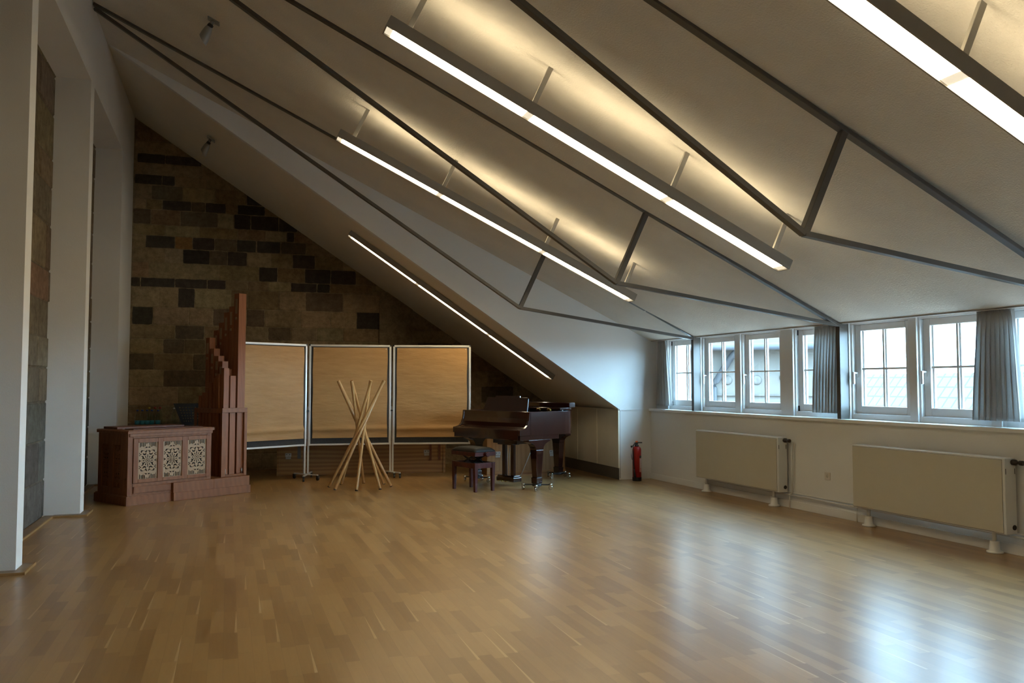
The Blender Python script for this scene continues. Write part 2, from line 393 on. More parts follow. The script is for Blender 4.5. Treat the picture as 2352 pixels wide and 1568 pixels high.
# left wall: white, with tall stone backed niches between piers
mb = MB(); NT = 4.668
niches = [(4.42, 7.03), (7.235, 9.845), (10.075, 12.69)]
edges = [YB] + [e for n in niches for e in n] + [YF]
for i in range(0, len(edges), 2): mb.box(XL - 0.5, XL, edges[i], edges[i + 1], 0, NT)
mb.box(XL - 0.5, XL, YB, YF, NT, 5.8)
struct('wall_left', mb, M['wall'], 'white wall of tall piers and stone niches')
struct('wall_rear', MB().box(XL - 0.5, 6.8, YB - 0.15, YB, 0, 5.9), M['wall'], 'white wall opposite the stone wall')

random.seed(11)
TONE = [(0.275, 0.205, 0.118), (0.325, 0.255, 0.160), (0.225, 0.160, 0.088), (0.060, 0.050, 0.040), (0.125, 0.095, 0.062), (0.30, 0.170, 0.078)]
def jit(c, a=0.16):
    k = 1 + random.uniform(-a, a); return tuple(x * k * (1 + random.uniform(-0.05, 0.05)) for x in c)
def block(mb, P, u0, u1, z0, z1, c, d=0.007):
    d = d * random.uniform(0.4, 1.2); N = 5; jt = 0.004
    ring = []
    for a_, b_ in (((u0, z0), (u1, z0)), ((u1, z0), (u1, z1)), ((u1, z1), (u0, z1)), ((u0, z1), (u0, z0))):
        for k in range(N): ring.append((a_[0] + (b_[0] - a_[0]) * k / N, a_[1] + (b_[1] - a_[1]) * k / N))
    cu, cz = (u0 + u1) / 2, (z0 + z1) / 2; n = len(ring); o = []; q = []
    for k, (u, z) in enumerate(ring):
        ins = 0.005 + (0.003 if k % N == 0 else 0) 
        uu = u + math.copysign(min(ins, abs(cu - u)), cu - u) + random.uniform(-jt, jt) if abs(cu - u) > 0.9 * abs(u1 - u0) / 2 else u
        zz = z + math.copysign(min(ins, abs(cz - z)), cz - z) + random.uniform(-jt, jt) if abs(cz - z) > 0.9 * abs(z1 - z0) / 2 else z
        o.append(P(uu, zz, 0)); q.append(P(uu + (cu - uu) * 0.03, zz + (cz - zz) * 0.06, d))
    mb.add(o + q, [tuple(range(n, 2 * n))] + [(k, (k + 1) % n, n + (k + 1) % n, n + k) for k in range(n)], col=jit(c))
ROWS = [(5.21, 5.01, [(-1.44, -0.84, 0), (-0.84, -0.56, 2)]),
(5.01, 4.86, [(-1.41, -1.0, 3), (-1.0, -0.46, 3)]),
(4.86, 4.68, [(-1.42, -0.45, 0), (-0.45, -0.16, 2)]),
(4.68, 4.52, [(-1.44, -1.04, 3), (-1.04, -0.85, 3), (-0.85, -0.37, 0), (-0.37, 0.05, 0)]),
(4.52, 4.29, [(-1.43, -1.19, 0), (-1.19, -0.73, 4), (-0.73, -0.24, 0), (-0.24, 0.24, 2), (0.24, 0.5, 3)]),
(4.29, 4.13, [(-1.43, -1.26, 0), (-1.26, -1.03, 2), (-1.03, -0.6, 3), (-0.6, -0.39, 4), (-0.39, -0.08, 3), (-0.08, 0.1, 2), (0.1, 0.53, 3)]),
(4.13, 3.89, [(-1.45, -1.19, 4), (-1.19, -0.76, 2), (-0.76, -0.2, 4), (-0.2, 0.05, 1), (0.05, 0.31, 3), (0.31, 0.75, 3), (0.75, 1.05, 3)]),
(3.89, 3.72, [(-1.44, -0.98, 2), (-0.98, -0.47, 0), (-0.47, 0.11, 2), (0.11, 0.54, 2), (0.54, 0.88, 1), (0.88, 1.0, 3), (1.0, 1.3, 2)]),
(3.72, 3.52, [(-1.44, -1.26, 0), (-1.26, -0.83, 3), (-0.83, -0.57, 5), (-0.57, -0.24, 3), (-0.24, 0.1, 4), (0.1, 0.4, 3), (0.41, 0.78, 3), (0.79, 1.19, 4), (1.2, 1.6, 2)]),
(3.52, 3.29, [(-1.43, -0.98, 0), (-0.98, -0.71, 1), (-0.71, -0.31, 3), (-0.31, -0.04, 4), (-0.04, 0.26, 3), (0.26, 0.64, 0), (0.64, 0.98, 2), (0.98, 1.34, 3), (1.34, 1.8, 2)]),
(3.29, 3.05, [(-1.44, -1.2, 2), (-1.2, -0.42, 0), (-0.42, -0.16, 0), (-0.16, 0.45, 2), (0.45, 0.74, 3), (0.74, 1.18, 2), (1.18, 1.6, 3), (1.6, 2.02, 3), (2.02, 2.43, 2)]),
(3.05, 2.9, [(-1.46, -1.32, 3), (-1.32, -0.82, 3), (-0.82, -0.34, 3), (-0.34, -0.06, 3), (-0.06, 0.28, 0), (0.28, 0.6, 2), (0.6, 0.96, 0), (0.96, 1.38, 3), (1.38, 1.59, 3), (1.59, 2.3, 2), (2.3, 2.51, 0)]),
(2.9, 2.59, [(-1.44, -1.04, 0), (-1.04, -0.77, 0), (-0.77, -0.52, 3), (-0.52, 0.03, 0), (0.03, 0.29, 2), (0.29, 0.77, 2), (0.77, 1.2, 0), (1.2, 1.81, 4), (1.81, 2.43, 0)]),
(2.59, 2.31, [(-1.43, -1.13, 3), (-1.13, -0.6, 0), (-0.6, -0.24, 0), (-0.24, 0.27, 4), (0.27, 0.55, 4), (0.55, 1.12, 0), (1.12, 1.61, 0), (1.61, 2.04, 0), (2.04, 2.51, 3)]),
(2.31, 2.09, [(-1.44, -0.8, 2), (-0.8, -0.37, 4), (-0.37, 0.23, 2), (0.23, 0.61, 0), (0.61, 0.97, 4), (0.97, 1.39, 0), (1.39, 1.82, 0), (1.82, 2.43, 2)]),
(2.09, 1.86, [(-1.45, -0.97, 0), (-0.97, -0.66, 4), (-0.66, -0.35, 4), (-0.35, 0.23, 2), (0.23, 0.95, 2), (0.95, 1.69, 0), (1.69, 2.52, 2)])]
z = 1.86
while z > 0.02:
    h = random.uniform(0.22, 0.3); ROWS.append((z, max(0, z - h), [])); z -= h
ROWS = [(5.45, 5.21, [(-1.45, -0.95, 2)])] + ROWS
mb = MB()
mb.add([(XL, YF, 0), (5.6, YF, 0), (5.6, YF, 1.4), (XL, YF, 5.8)], [(0, 1, 2, 3)], col=(0.25, 0.190, 0.115))
P = lambda u, z, d: (u, YF - d, z)
for z1, z0, bl in ROWS:
    x = XL
    for a, bb, t in bl:
        block(mb, P, a, bb, z0, z1, TONE[t]); x = max(x, bb)
    xe = min(5.5, XL + (5.75 - z0) / 0.6535)
    while x < xe - 0.05:
        w = min(random.uniform(0.35, 0.75), xe - x)
        block(mb, P, x, x + w, z0, z1, TONE[random.choice((0, 2, 0, 2, 4, 0, 2) if z1 > 1 else (2, 2, 4, 2, 0))]); x += w
# flat buttress strip on the stone wall
mb.box(2.42, 2.99, YF - 0.05, YF, 0, 2.95); 
for i in range(6): mb.col[-1 - i] = (0.23, 0.17, 0.10)
struct('wall_far', mb, M['stone'], 'end wall of weathered sandstone blocks, some black', colors=True, recalc=True)
mb = MB(); XN = -1.81
mb.add([(XN, 4.0, 0), (XN, 13, 0), (XN, 13, 5), (XN, 4.0, 5)], [(0, 1, 2, 3)], col=(0.135, 0.110, 0.078))
P = lambda u, z, d: (XN + d, u, z)
LT = [(0.165, 0.130, 0.090), (0.180, 0.142, 0.095), (0.150, 0.118, 0.084), (0.135, 0.104, 0.070), (0.185, 0.140, 0.085), (0.170, 0.112, 0.072)]
z = 0.0
while z < 4.75:
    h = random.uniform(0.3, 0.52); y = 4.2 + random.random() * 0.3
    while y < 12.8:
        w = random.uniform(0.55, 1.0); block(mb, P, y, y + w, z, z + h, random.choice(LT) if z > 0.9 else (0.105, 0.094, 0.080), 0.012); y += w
    z += h
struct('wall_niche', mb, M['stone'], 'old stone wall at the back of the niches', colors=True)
# parquet edging round the piers and along the niches
mb = MB()
for y0, y1 in ((7.03, 7.235), (9.845, 10.075), (12.69, YF)):
    mb.box(-1.70, -1.385, y0 - 0.11, y0 - 0.001, 0, 0.016)
    mb.box(XL + 0.001, -1.385, y0 - 0.001, min(y1 + 0.04, YF - .02), 0, 0.016)
for y0, y1 in ((7.235, 9.845), (10.075, 12.69)):
    mb.box(XN + .025, -1.705, y0 + 0.002, y1 - 0.002, 0, 0.012)
struct('trim_pier', mb, M['trimdull'], 'low edging round the white piers')
mb = MB()
for y0, y1 in ((7.03, 7.235), (9.845, 10.075), (12.69, YF)):
    mb.box(-1.70, -1.37, y0 - 0.125, y0 - 0.11, 0, 0.02)
    mb.box(-1.385, -1.37, y0 - 0.11, min(y1 + 0.05, YF - .02), 0, 0.02)
for y0, y1 in ((7.235, 9.72), (10.075, 12.56)):
    mb.box(-1.705, -1.688, y0 + 0.002, y1 - 0.002, 0, 0.02)
struct('baseboard_left', mb, M['trim'], 'oak edging strip along the left wall')

# ------------------------------------------------------------------ window wall
SE = S(YB)
def wobj(mb, name, mat, parent=None, **k):
    return mb.build(name, mat, parent, **k)
def wthing(name, label, cat, s, t, z, group=None): return thing(name, label, cat, W(s, t, z), WA, group)
def wstruct(name, mb, mat, label, **k):
    o = struct(name, mb, mat, label, **k); o.location = W0; o.rotation_euler = (0, 0, WA); return o
mb = MB().box(0.05, SE, 0, 0.3, 0, 0.985).box(-0.2, SE, 0.24, 0.3, 2.02, 2.4).box(-0.2, SE, 0.0, 0.3, 2.017, 2.05)
wstruct('wall_right', mb, M['wall'], 'white wall under the windows')
wstruct('baseboard_right', MB().box(0.075, SE, -0.014, 0, 0, 0.082), M['white'], 'white skirting under the windows', bevel=0.003)
wstruct('trim_sill', MB().box(0.075, SE, -0.035, 0.14, 0.985, 1.02), M['frame'], 'long white window sill', bevel=0.006)
SASH = [(10.605, 9.87), (9.762, 9.035), (8.883, 8.155), (7.90, 7.172), (7.02, 6.285), (6.15, 5.42), (5.28, 4.55), (4.26, 3.53), (3.39, 2.66), (2.52, 1.79)]
SS = [(S(a), S(bb)) for a, bb in SASH]
mb = MB()
prev = 0.0
for a, bb in SS + [(SE, SE + 1)]:
    mb.box(prev + 0.02, a - 0.02, 0.10, 0.24, 1.02, 2.016)        # pier between two sashes
    mb.box(prev - 0.0, prev + 0.02, 0.125, 0.24, 1.02, 2.016).box(a - 0.02, a, 0.125, 0.24, 1.02, 2.016)   # stepped bead
    prev = bb
mb.box(0.02, SE, 0.13, 0.24, 1.02, 1.075).box(0.02, SE, 0.13, 0.24, 1.995, 2.016)
wstruct('trim_window', mb, M['frame'], 'white fixed frame and mullions of the window band', bevel=0.004)
wstruct('trim_rail', MB().box(0.1, SE, 0.02, 0.05, 2.004, 2.016), M['frame'], 'white curtain track under the ceiling edge')
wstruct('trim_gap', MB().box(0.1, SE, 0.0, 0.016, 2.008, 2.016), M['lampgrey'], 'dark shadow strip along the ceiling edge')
def window(i, a, bb, handle):
    w = thing('window_%d' % i, 'casement window with four panes in the window band', 'window', W(a, 0.165, 1.075), WA); w['kind'] = 'structure'
    L = bb - a; Hh = 0.92; st = 0.078
    mb = MB().box(0.002, st, 0, 0.055, 0.002, Hh).box(L - st, L - 0.002, 0, 0.055, 0.002, Hh).box(st, L - st, 0, 0.055, 0.002, 0.082).box(st, L - st, 0, 0.055, Hh - 0.066, Hh)
    mb.build('sash', M['frame'], w, bevel=0.005)
    c = L / 2; zb = 0.462
    mb = MB().box(c - 0.012, c + 0.012, 0.012, 0.05, 0.082, Hh - 0.066).box(st, c - 0.012, 0.012, 0.05, zb - 0.01, zb + 0.01).box(c + 0.012, L - st, 0.012, 0.05, zb - 0.01, zb + 0.01)
    for x0 in (st, c + 0.012):
        mb.box(x0 + .001, x0 + 0.016, 0.028, 0.05, 0.083, Hh - 0.067)
    mb.build('glazing_bars', M['frame'], w, bevel=0.002)
    MB().box(st, L - st, 0.036, 0.040, 0.082, Hh - 0.066).build('pane', M['pane'], w)
    if handle:
        mb = MB().box(0.018, 0.040, -0.006, 0, 0.375, 0.445).tube([(0.029, -0.006, 0.42), (0.029, -0.05, 0.42)], 0.009, 8)
        mb.box(0.020, 0.038, -0.062, -0.044, 0.305, 0.43)
        mb.build('handle', M['frame'], w, bevel=0.003)
    else:
        MB().box(-0.012, 0.008, -0.014, 0, 0.0, 0.06).box(-0.010, 0.004, -0.012, 0, 0.86, 0.92).build('hinge', M['black'], w)
for i, (a, bb) in enumerate(SS): window(i + 1, a, bb, i in (1, 2, 4, 5, 7, 8))

# ------------------------------------------------------------------ roof trusses
def truss(y, label):
    t = thing('roof_truss', label, 'roof truss', (XL, y, zc(XL)), 0, 'grey steel roof trusses')
    def L(x, z): return Vector((x - XL, 0, z - zc(XL)))
    xe = wx(y) + 0.035
    a = L(XL + 0.01, zc(XL + 0.01) - 0.0175); bq = L(xe, zc(xe) - 0.0175)
    MB().beam(a, bq, 0.06, 0.03, (0, 0, 1)).build('rafter', M['steel'], t, bevel=0.003)
    B = L(3.452, 2.335); T = L(3.775, zc(3.775) - 0.036)
    MB().beam(L(XL + 0.02, zc(XL) - 0.07), B, 0.05, 0.035).build('tie_rod', M['steel'], t, bevel=0.002)
    MB().beam(B, L(xe - 0.04, 1.993), 0.05, 0.035).build('tie_rod', M['steel'], t, bevel=0.002)
    MB().beam(B, T, 0.052, 0.05, (1, 0, 0)).build('strut', M['steel'], t, bevel=0.003)
    p = MB(); ms = Matrix.Rotation(math.atan(0.0295) , 4, 'Z')
    x0 = wx(y) - XL
    p.box(x0 - 0.018, x0 + 0.088, -0.028, 0.028, 1.021 - zc(XL), 2.014 - zc(XL))
    p.build('post', M['steel'], t, bevel=0.004)
    return t
truss(9.80, 'grey steel roof truss at the white cheek wall, farthest from the camera')
truss(7.07, 'grey steel roof truss with its post beside the middle curtain')
truss(4.365, 'grey steel roof truss whose strut stands out on the right, nearest one')

# ------------------------------------------------------------------ strip lights
def striplight(label, x, y, z, a, hang):
    t = thing('strip_light', label, 'light', (x, y, z), (0, a, 0), 'linear ceiling lights')
    Ln, w, h = 3.66, 0.15, 0.085
    if hang: top = -0.36
    else: top = -0.012; w = 0.115; h = 0.075
    bz = top - h; tk = 0.010; iw = w / 2 - tk
    mb = MB().box(0, Ln, -w / 2, -iw, bz, top).box(0, Ln, iw, w / 2, bz, top)
    mb.box(0, tk, -iw, iw, bz, top).box(Ln - tk, Ln, -iw, iw, bz, top)
    mb.box(tk, Ln - tk, -iw, iw, bz + 0.03, bz + 0.042)
    if hang: mb.box(tk, Ln - tk, -iw, -0.034, top - 0.006, top).box(tk, Ln - tk, 0.034, iw, top - 0.006, top)
    mb.build('housing', M['lampgrey'], t)
    rods = (0.15, 1.19, 2.47, 3.51)
    seg = [(tk + 0.05, rods[1] - 0.03), (rods[1] + 0.03, rods[2] - 0.03), (rods[2] + 0.03, Ln - tk - 0.05)]
    gaps = [(tk + 0.0005, tk + 0.0499), (rods[1] - 0.0299, rods[1] + 0.0299), (rods[2] - 0.0299, rods[2] + 0.0299), (Ln - tk - 0.0499, Ln - tk - 0.0005)]
    for p, q in seg: MB().box(p, q, -iw + .0005, iw - .0005, bz + 0.008, bz + 0.02).build('diffuser', M['diff'], t)
    for p, q in gaps: MB().box(p, q, -iw + .0005, iw - .0005, bz + 0.009, bz + 0.02).build('tube_joint', M['joint'], t)
    if hang:
        for p, q in seg: MB().box(p + .06, q - .06, -0.030, 0.030, bz + 0.043, bz + 0.052).build('uplight', M['up'], t)
        for r_ in rods: MB().box(r_ - 0.02, r_ + 0.02, -0.012, 0.012, bz + 0.043, -0.001).build('hanger', M['rodgrey'], t, bevel=0.002)
    else:
        for r_ in rods: MB().box(r_ - 0.03, r_ + 0.03, -0.03, 0.03, top, -0.0015).build('bracket', M['lampgrey'], t)
    return t
A1 = math.atan(K); A2 = math.atan(0.66)
xs = 1.186
for y, lb in ((2.98, 'grey suspended strip light cut off by the upper right corner, nearest of the hanging ones'),
              (5.705, 'long grey suspended strip light between the two nearer trusses'),
              (8.43, 'grey suspended strip light hanging above the truss at the cheek wall')):
    striplight(lb, xs, y, zc(xs), A1, True)
striplight('grey strip light fixed to the steep slope above the piano', 1.60, 11.66, 0.5 * (zm(1.60, 11) + zm(1.60, 13)) - 0.004, A2, False)

# ------------------------------------------------------------------ spotlights
def spotlight(label, x, y, z, a):
    t = thing('spotlight', label, 'spotlight', (x, y, z), 0, 'spotlights on the sloped ceilings')
    MB().box(-0.06, 0.06, -0.045, 0.045, -0.018, -0.001, Matrix.Rotation(a, 4, 'Y')).build('base_plate', M['spot'], t, bevel=0.004)
    p = Vector((-0.012, 0, -0.014)); q = Vector((-0.040, -0.02, -0.075))
    MB().tube([p, q], 0.02, 12).build('arm', M['spot'], t)
    MB().tube([q + Vector((0.012, 0, 0.016)), q + Vector((-0.006, 0.0, -0.012))], 0.028, 14).build('joint', M['black'], t)
    e = q + Vector((-0.062, 0.05, -0.125)); ax = (e - q).normalized()
    m_ = look(q, e)
    vs = []; n = 20; L = (e - q).length
    prof = [(0.028, 0.0), (0.036, 0.02), (0.046, 0.07)]
    mb = MB()
    for r_, zz in prof: vs += [m_ @ Vector((r_ * math.cos(2 * PI * i / n), r_ * math.sin(2 * PI * i / n), zz)) for i in range(n)]
    for i in range(n):        # slanted mouth
        c, s_ = math.cos(2 * PI * i / n), math.sin(2 * PI * i / n)
        pt = m_ @ Vector((0.05 * c, 0.05 * s_, L)); vs.append(pt + ax * (0.035 * (pt - e).normalized().dot(Vector((0.8, 0, -0.6)))))
    fs = [(k * n + i, k * n + (i + 1) % n, (k + 1) * n + (i + 1) % n, (k + 1) * n + i) for k in range(3) for i in range(n)]
    fs.append(tuple(range(n)))
    mb.add(vs, fs, True); mb.build('lamp_head', M['spot'], t)
    lens = MB().add([v_ - ax * 0.006 for v_ in vs[-n:]], [tuple(range(n))]); lens.build('lens', M['black'], t)
spotlight('small grey spotlight on the textured ceiling at upper left', -0.185, 8.43, zc(-0.185), A1)
spotlight('small grey spotlight on the steep slope in front of the stone wall', -0.27, 11.94, zm(-0.27, 11) - 0.005, A2)

# ------------------------------------------------------------------ curtains
random.seed(5)
def curtain(label, y0t, y1t, y0b, y1b, folds, tt=0.06):
    s0t, s1t, s0b, s1b = S(y0t), S(y1t), S(y0b), S(y1b)
    o0 = W((s0b + s1b) / 2, tt, 1.072)
    nu, nv = folds * 14, 26; mb = MB(); vs = []
    ph = [random.uniform(-0.5, 0.5) for _ in range(folds + 1)]; am = [random.uniform(0.7, 1.25) for _ in range(folds + 1)]
    for j in range(nv + 1):
        v = j / nv; zz = (1 - v) * 0.935            # v = 0 at the top
        w = 0.25 + 0.75 * min(1, v * 1.6); pin = max(0, 1 - v / 0.09)
        for i in range(nu + 1):
            u = i / nu; k = u * folds; kk = int(min(folds - 1, k)); fr_ = k - kk
            p_ = ph[kk] * (1 - fr_) + ph[kk + 1] * fr_; a_ = am[kk] * (1 - fr_) + am[kk + 1] * fr_
            e = v ** 0.8
            s = (s0t + (s1t - s0t) * u) * (1 - e) + (s0b + (s1b - s0b) * u) * e
            d = 0.026 * w * a_ * math.sin(2 * PI * k + p_) + 0.010 * math.sin(4 * PI * k + 1.1 + p_ * 2) * (0.4 + pin)
            s += 0.010 * w * math.sin(4 * PI * k + p_)
            vs.append((s - (s0b + s1b) / 2, d, zz + 0.004 * math.sin(7 * k) * (1 - min(1, v * 9))))
    fs = [(j * (nu + 1) + i, j * (nu + 1) + i + 1, (j + 1) * (nu + 1) + i + 1, (j + 1) * (nu + 1) + i) for j in range(nv) for i in range(nu)]
    mb.add(vs, fs, True)
    o = mb.build('curtain', M['curtain'], None, recalc=False, solid=0.002)
    o.location = o0; o.rotation_euler = (0, 0, WA)
    return tag(o, label, 'curtain', 'grey pleated curtains')
curtain('narrow grey pleated curtain in the corner by the white cheek wall', 10.83, 10.60, 10.90, 10.46, 5)
curtain('grey pleated curtain hanging just left of the middle steel post', 7.51, 7.15, 7.56, 7.19, 8)
curtain('wide grey pleated curtain at the right edge, in front of the nearest mullion', 5.48, 5.135, 5.565, 5.07, 9)

# ------------------------------------------------------------------ radiators, pipes, socket
def radiator(label, y0, y1):
    L = S(y1) - S(y0)
    t = wthing('radiator', label, 'radiator', S(y0), -0.155, 0.0, 'flat panel radiators under the windows')
    z0, z1, D = 0.172, 0.785, 0.13
    MB().box(0, L, 0.004, D, z0, z1).build('casing', M['radcase'], t, bevel=0.006)
    MB().box(0.010, L - 0.022, -0.002, 0.008, z0 + 0.012, z1 - 0.016).build('front_panel', M['rad'], t, bevel=0.002)
    MB().box(0.010, L - 0.022, 0.0008, 0.0038, z0 + 0.0095, z1 - 0.0135).build('seam', M['toe'], t)
    for v_ in (0.012, D - 0.018): MB().box(L - 0.001, L + 0.0015, v_, v_ + 0.006, z1 - 0.13, z1 - 0.085).build('slot', M['black'], t)
    R = lambda x, y, z: Matrix.Translation((x, y, z)) @ Matrix.Rotation(PI / 2, 4, 'Y')
    MB().lathe([(0.021, 0), (0.024, 0.004), (0.024, 0.035), (0.013, 0.045), (0.013, 0.06), (0.020, 0.068), (0.020, 0.095), (0.016, 0.1)], R(L, D - 0.04, z1 - 0.035), 18).build('thermostat_valve', M['knob'], t)
    MB().lathe([(0.021, 0), (0.021, 0.004), (0.015, 0.005), (0.015, 0.002)], R(L, D - 0.035, z0 + 0.055), 20).build('air_vent', M['knob'], t)
    for x in (0.14, L - 0.16):
        mb = MB().lathe([(0.017, z0 + 0.003), (0.017, 0.095)], Matrix.Translation((x, 0.065, 0)), 14)
        mb.lathe([(0.034, 0.097), (0.036, 0.09), (0.041, 0.022), (0.062, 0.016), (0.064, 0.0)], Matrix.Translation((x, 0.065, 0)), 24)
        mb.build('foot', M['radcase'], t)
    return t
radiator('cream flat panel radiator farther from the camera, left of the wall socket', 9.53, 7.885)
radiator('cream flat panel radiator nearest the camera, right of the wall socket', 6.755, 5.085)
t = wthing('heating_pipe', 'white heating pipes running low along the wall between the radiators', 'pipe', S(8.0), -0.032, 0)
mb = MB(); s0 = S(8.0)
d = lambda y: S(y) - s0
mb.tube([(d(9.3), 0, 0.148), (d(4.3), 0, 0.148)], 0.009, 10).tube([(d(9.3), 0.018, 0.17), (d(4.3), 0.018, 0.17)], 0.007, 8)
mb.build('supply_pipe', M['pipe'], t)
mb = MB().tube([(d(7.80) - 0.03, 0, 0.15), (d(7.80) - 0.008, 0, 0.158), (d(7.80), 0, 0.18), (d(7.80), 0, 0.735)], 0.010, 10)
mb.build('riser_pipe', M['pipe'], t)
for y in (7.845, 6.83):
    MB().tube([(d(y), -0.004, 0.148), (d(y), -0.004, 0.0)], 0.006, 8).lathe([(0.014, 0.137), (0.014, 0.160)], Matrix.Translation((d(y), 0, 0)), 10).build('support', M['pipe'], t)
t = wthing('wall_socket', 'single cream wall socket between the two radiators', 'socket', S(7.273), -0.0005, 0.412)
MB().box(-0.041, 0.041, -0.009, 0, -0.041, 0.041).build('cover_plate', M['socket'], t, bevel=0.004)
R = Matrix.Translation((0, -0.009, 0.0)) @ Matrix.Rotation(PI / 2, 4, 'X')
MB().lathe([(0.022, 0), (0.022, 0.002), (0.019, 0.0025), (0.018, 0.0005)], R, 24).build('well', M['socket'], t)
MB().lathe([(0.0165, 0), (0.0165, 0.0012)], R, 20).build('contact_plate', M['rad'], t)
MB().box(-0.011, -0.006, -0.0112, -0.009, -0.003, 0.003).box(0.006, 0.011, -0.0112, -0.009, -0.003, 0.003).box(-0.004, 0.004, -0.0112, -0.009, 0.012, 0.016).box(-0.004, 0.004, -0.0112, -0.009, -0.016, -0.012).build('contacts', M['black'], t)

# ------------------------------------------------------------------ knee wall cupboard
t = thing('built_in_cupboard', 'cream low cupboard with flush doors under the steep slope behind the piano', 'cupboard', (5.37, YC, 0))
MB().box(0.02, 0.36, 0.002, YF - YC - .02, 0.0, 0.98).build('carcass', M['knee'], t)
ys = [0.0, 0.742, 1.49, 2.24, 3.0]
for i in range(4):
    dd = MB().box(-0.002, 0.018, ys[i] + 0.003, ys[i + 1] - 0.004, 0.168, 1.0).build('door', M['knee'], t, bevel=0.002)
    MB().box(-0.006, 0.0185, ys[i + 1] - 0.012, ys[i + 1] + 0.002, 0.168, 1.0).build('door_edge', M['kneedge'], dd)
MB().box(-0.004, 0.018, -0.004, 0.0025, 0.168, 1.0).build('end_strip', M['kneedge'], t)
MB().box(0.006, 0.0195, 0.004, YF - YC - .02, 0.0, 0.166).build('toe_kick', M['toe'], t)
MB().box(-0.002, 0.018, 0.003, YF - YC - .12, 1.003, 1.016).build('top_rail', M['knee'], t)

# ------------------------------------------------------------------ fire extinguisher
t = thing('fire_extinguisher', 'red fire extinguisher standing in the white corner', 'fire extinguisher', (5.56, 10.75, 0), math.radians(-20))
MB().lathe([(0.060, 0.0), (0.066, 0.006), (0.066, 0.05), (0.063, 0.056)], None, 28).build('foot_ring', M['black'], t)
MB().lathe([(0.0635, 0.046), (0.0635, 0.44), (0.060, 0.462), (0.048, 0.480), (0.030, 0.490)], None, 32).build('cylinder', M['red'], t)
MB().lathe([(0.030, 0.488), (0.030, 0.505), (0.020, 0.510), (0.020, 0.525)], None, 20).box(-0.035, 0.018, -0.014, 0.014, 0.512, 0.545).build('valve_head', M['black'], t, bevel=0.003)
MB().beam((-0.01, 0, 0.543), (0.075, -0.02, 0.545), 0.022, 0.016).build('handle', M['black'], t, bevel=0.004)
MB().lathe([(0.018, 0.546), (0.020, 0.552), (0.018, 0.565), (0.008, 0.570)], Matrix.Translation((0.0, 0, 0)), 18).build('push_button', M['orange'], t)
MB().tube([(-0.03, -0.012, 0.53), (-0.055, -0.03, 0.50), (-0.058, -0.045, 0.42), (-0.055, -0.052, 0.25), (-0.048, -0.058, 0.16)], 0.009, 10).build('hose', M['black'], t)
mb = MB().tube([(-0.048, -0.058, 0.165), (-0.044, -0.062, 0.12), (-0.036, -0.066, 0.05)], 0.013, 10, 0.017); mb.build('nozzle', M['black'], t)
MB().lathe([(0.011, 0), (0.011, 0.012)], Matrix.Translation((-0.048, -0.060, 0.155)), 10).build('nozzle_ring', M['chrome'], t)
MB().tube([(-0.045, 0.02, 0.50), (-0.078, 0.0, 0.49), (-0.078, 0.0, 0.36), (-0.066, 0.0, 0.30)], 0.004, 8).lathe([(0.014, 0.475), (0.014, 0.50)], Matrix.Translation((-0.074, 0.0, 0)), 10).build('carrying_loop', M['black'], t)
def curved(a0, a1, r, z0, z1, n=10):
    mb = MB(); vs = []
    for z_ in (z0, z1):
        vs += [(r * math.cos(a0 + (a1 - a0) * i / n), r * math.sin(a0 + (a1 - a0) * i / n), z_) for i in range(n + 1)]
    return mb.add(vs, [(i, i + 1, n + 2 + i, n + 1 + i) for i in range(n)], True)
lab = curved(math.radians(-62), math.radians(15), 0.0642, 0.13, 0.325).build('label', M['label'], t); 
mb = MB()
for k, zz in enumerate((0.19, 0.205, 0.22, 0.232, 0.246, 0.262, 0.276, 0.292, 0.306)):
    q = curved(math.radians(-56), math.radians(-28 if k % 3 else -20), 0.0647, zz, zz + 0.008, 5); mb.add(q.v, q.f)
mb.build('print', M['labelwhite'], lab)
curved(math.radians(-62), math.radians(15), 0.0645, 0.33, 0.36).build('pictogram_band', M['black'], t)

# ------------------------------------------------------------------ pipe organ
org = thing('pipe_organ', 'cherry wood chest organ with carved fretwork panels and tall square wooden pipes', 'organ', (-1.066, 10.372, 0), math.radians(33.6))
mb = MB().box(0, 0.60, 0, 0.755, 0, 0.098).prism([(0.0, 0.098), (0.0, 0.10), (0.015, 0.112), (0.56, 0.112), (0.6, 0.098)], 0.004, 0.74, 'y')
mb.build('plinth', M['organ'], org, bevel=0.003)
mb = MB()
u0, u1, v0, v1, zb, zt = 0.015, 1.075, 0.02, 0.70, 0.098, 0.812
mb.box(u0, u0 + 0.06, v0, v0 + 0.05, zb, zt).box(u1 - 0.06, u1, v0, v0 + 0.05, zb, zt)           # corner stiles
mb.box(u0 + 0.06, u1 - 0.06, v0, v0 + 0.03, 0.757, zt).box(u0 + 0.06, u1 - 0.06, v0, v0 + 0.03, zb, 0.245)
mb.box(u1 - 0.025, u1, v0 + 0.05, v1, zb, zt).box(u0, u1, v1 - 0.025, v1, zb, zt)
mb.box(u0, u0 + 0.02, v0 + 0.05, v0 + 0.17, zb, zt).box(u0, u0 + 0.02, 0.35, 0.455, zb, zt).box(u0, u0 + 0.02, 0.625, v1 - 0.025, zb, zt)
for a, bb in ((0.19, 0.35), (0.455, 0.625)): mb.box(u0, u0 + 0.02, a, bb, zb, 0.185).box(u0, u0 + 0.02, a, bb, 0.68, zt)
mb.build('cabinet', M['organ'], org, bevel=0.003)
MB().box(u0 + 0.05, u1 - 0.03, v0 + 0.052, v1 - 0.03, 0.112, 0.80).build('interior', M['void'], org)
mb = MB(); cols = [(0.135, 0.372), (0.438, 0.678), (0.752, 1.0)]
xs_ = [0.077] + [c for p in cols for c in p] + [1.048]
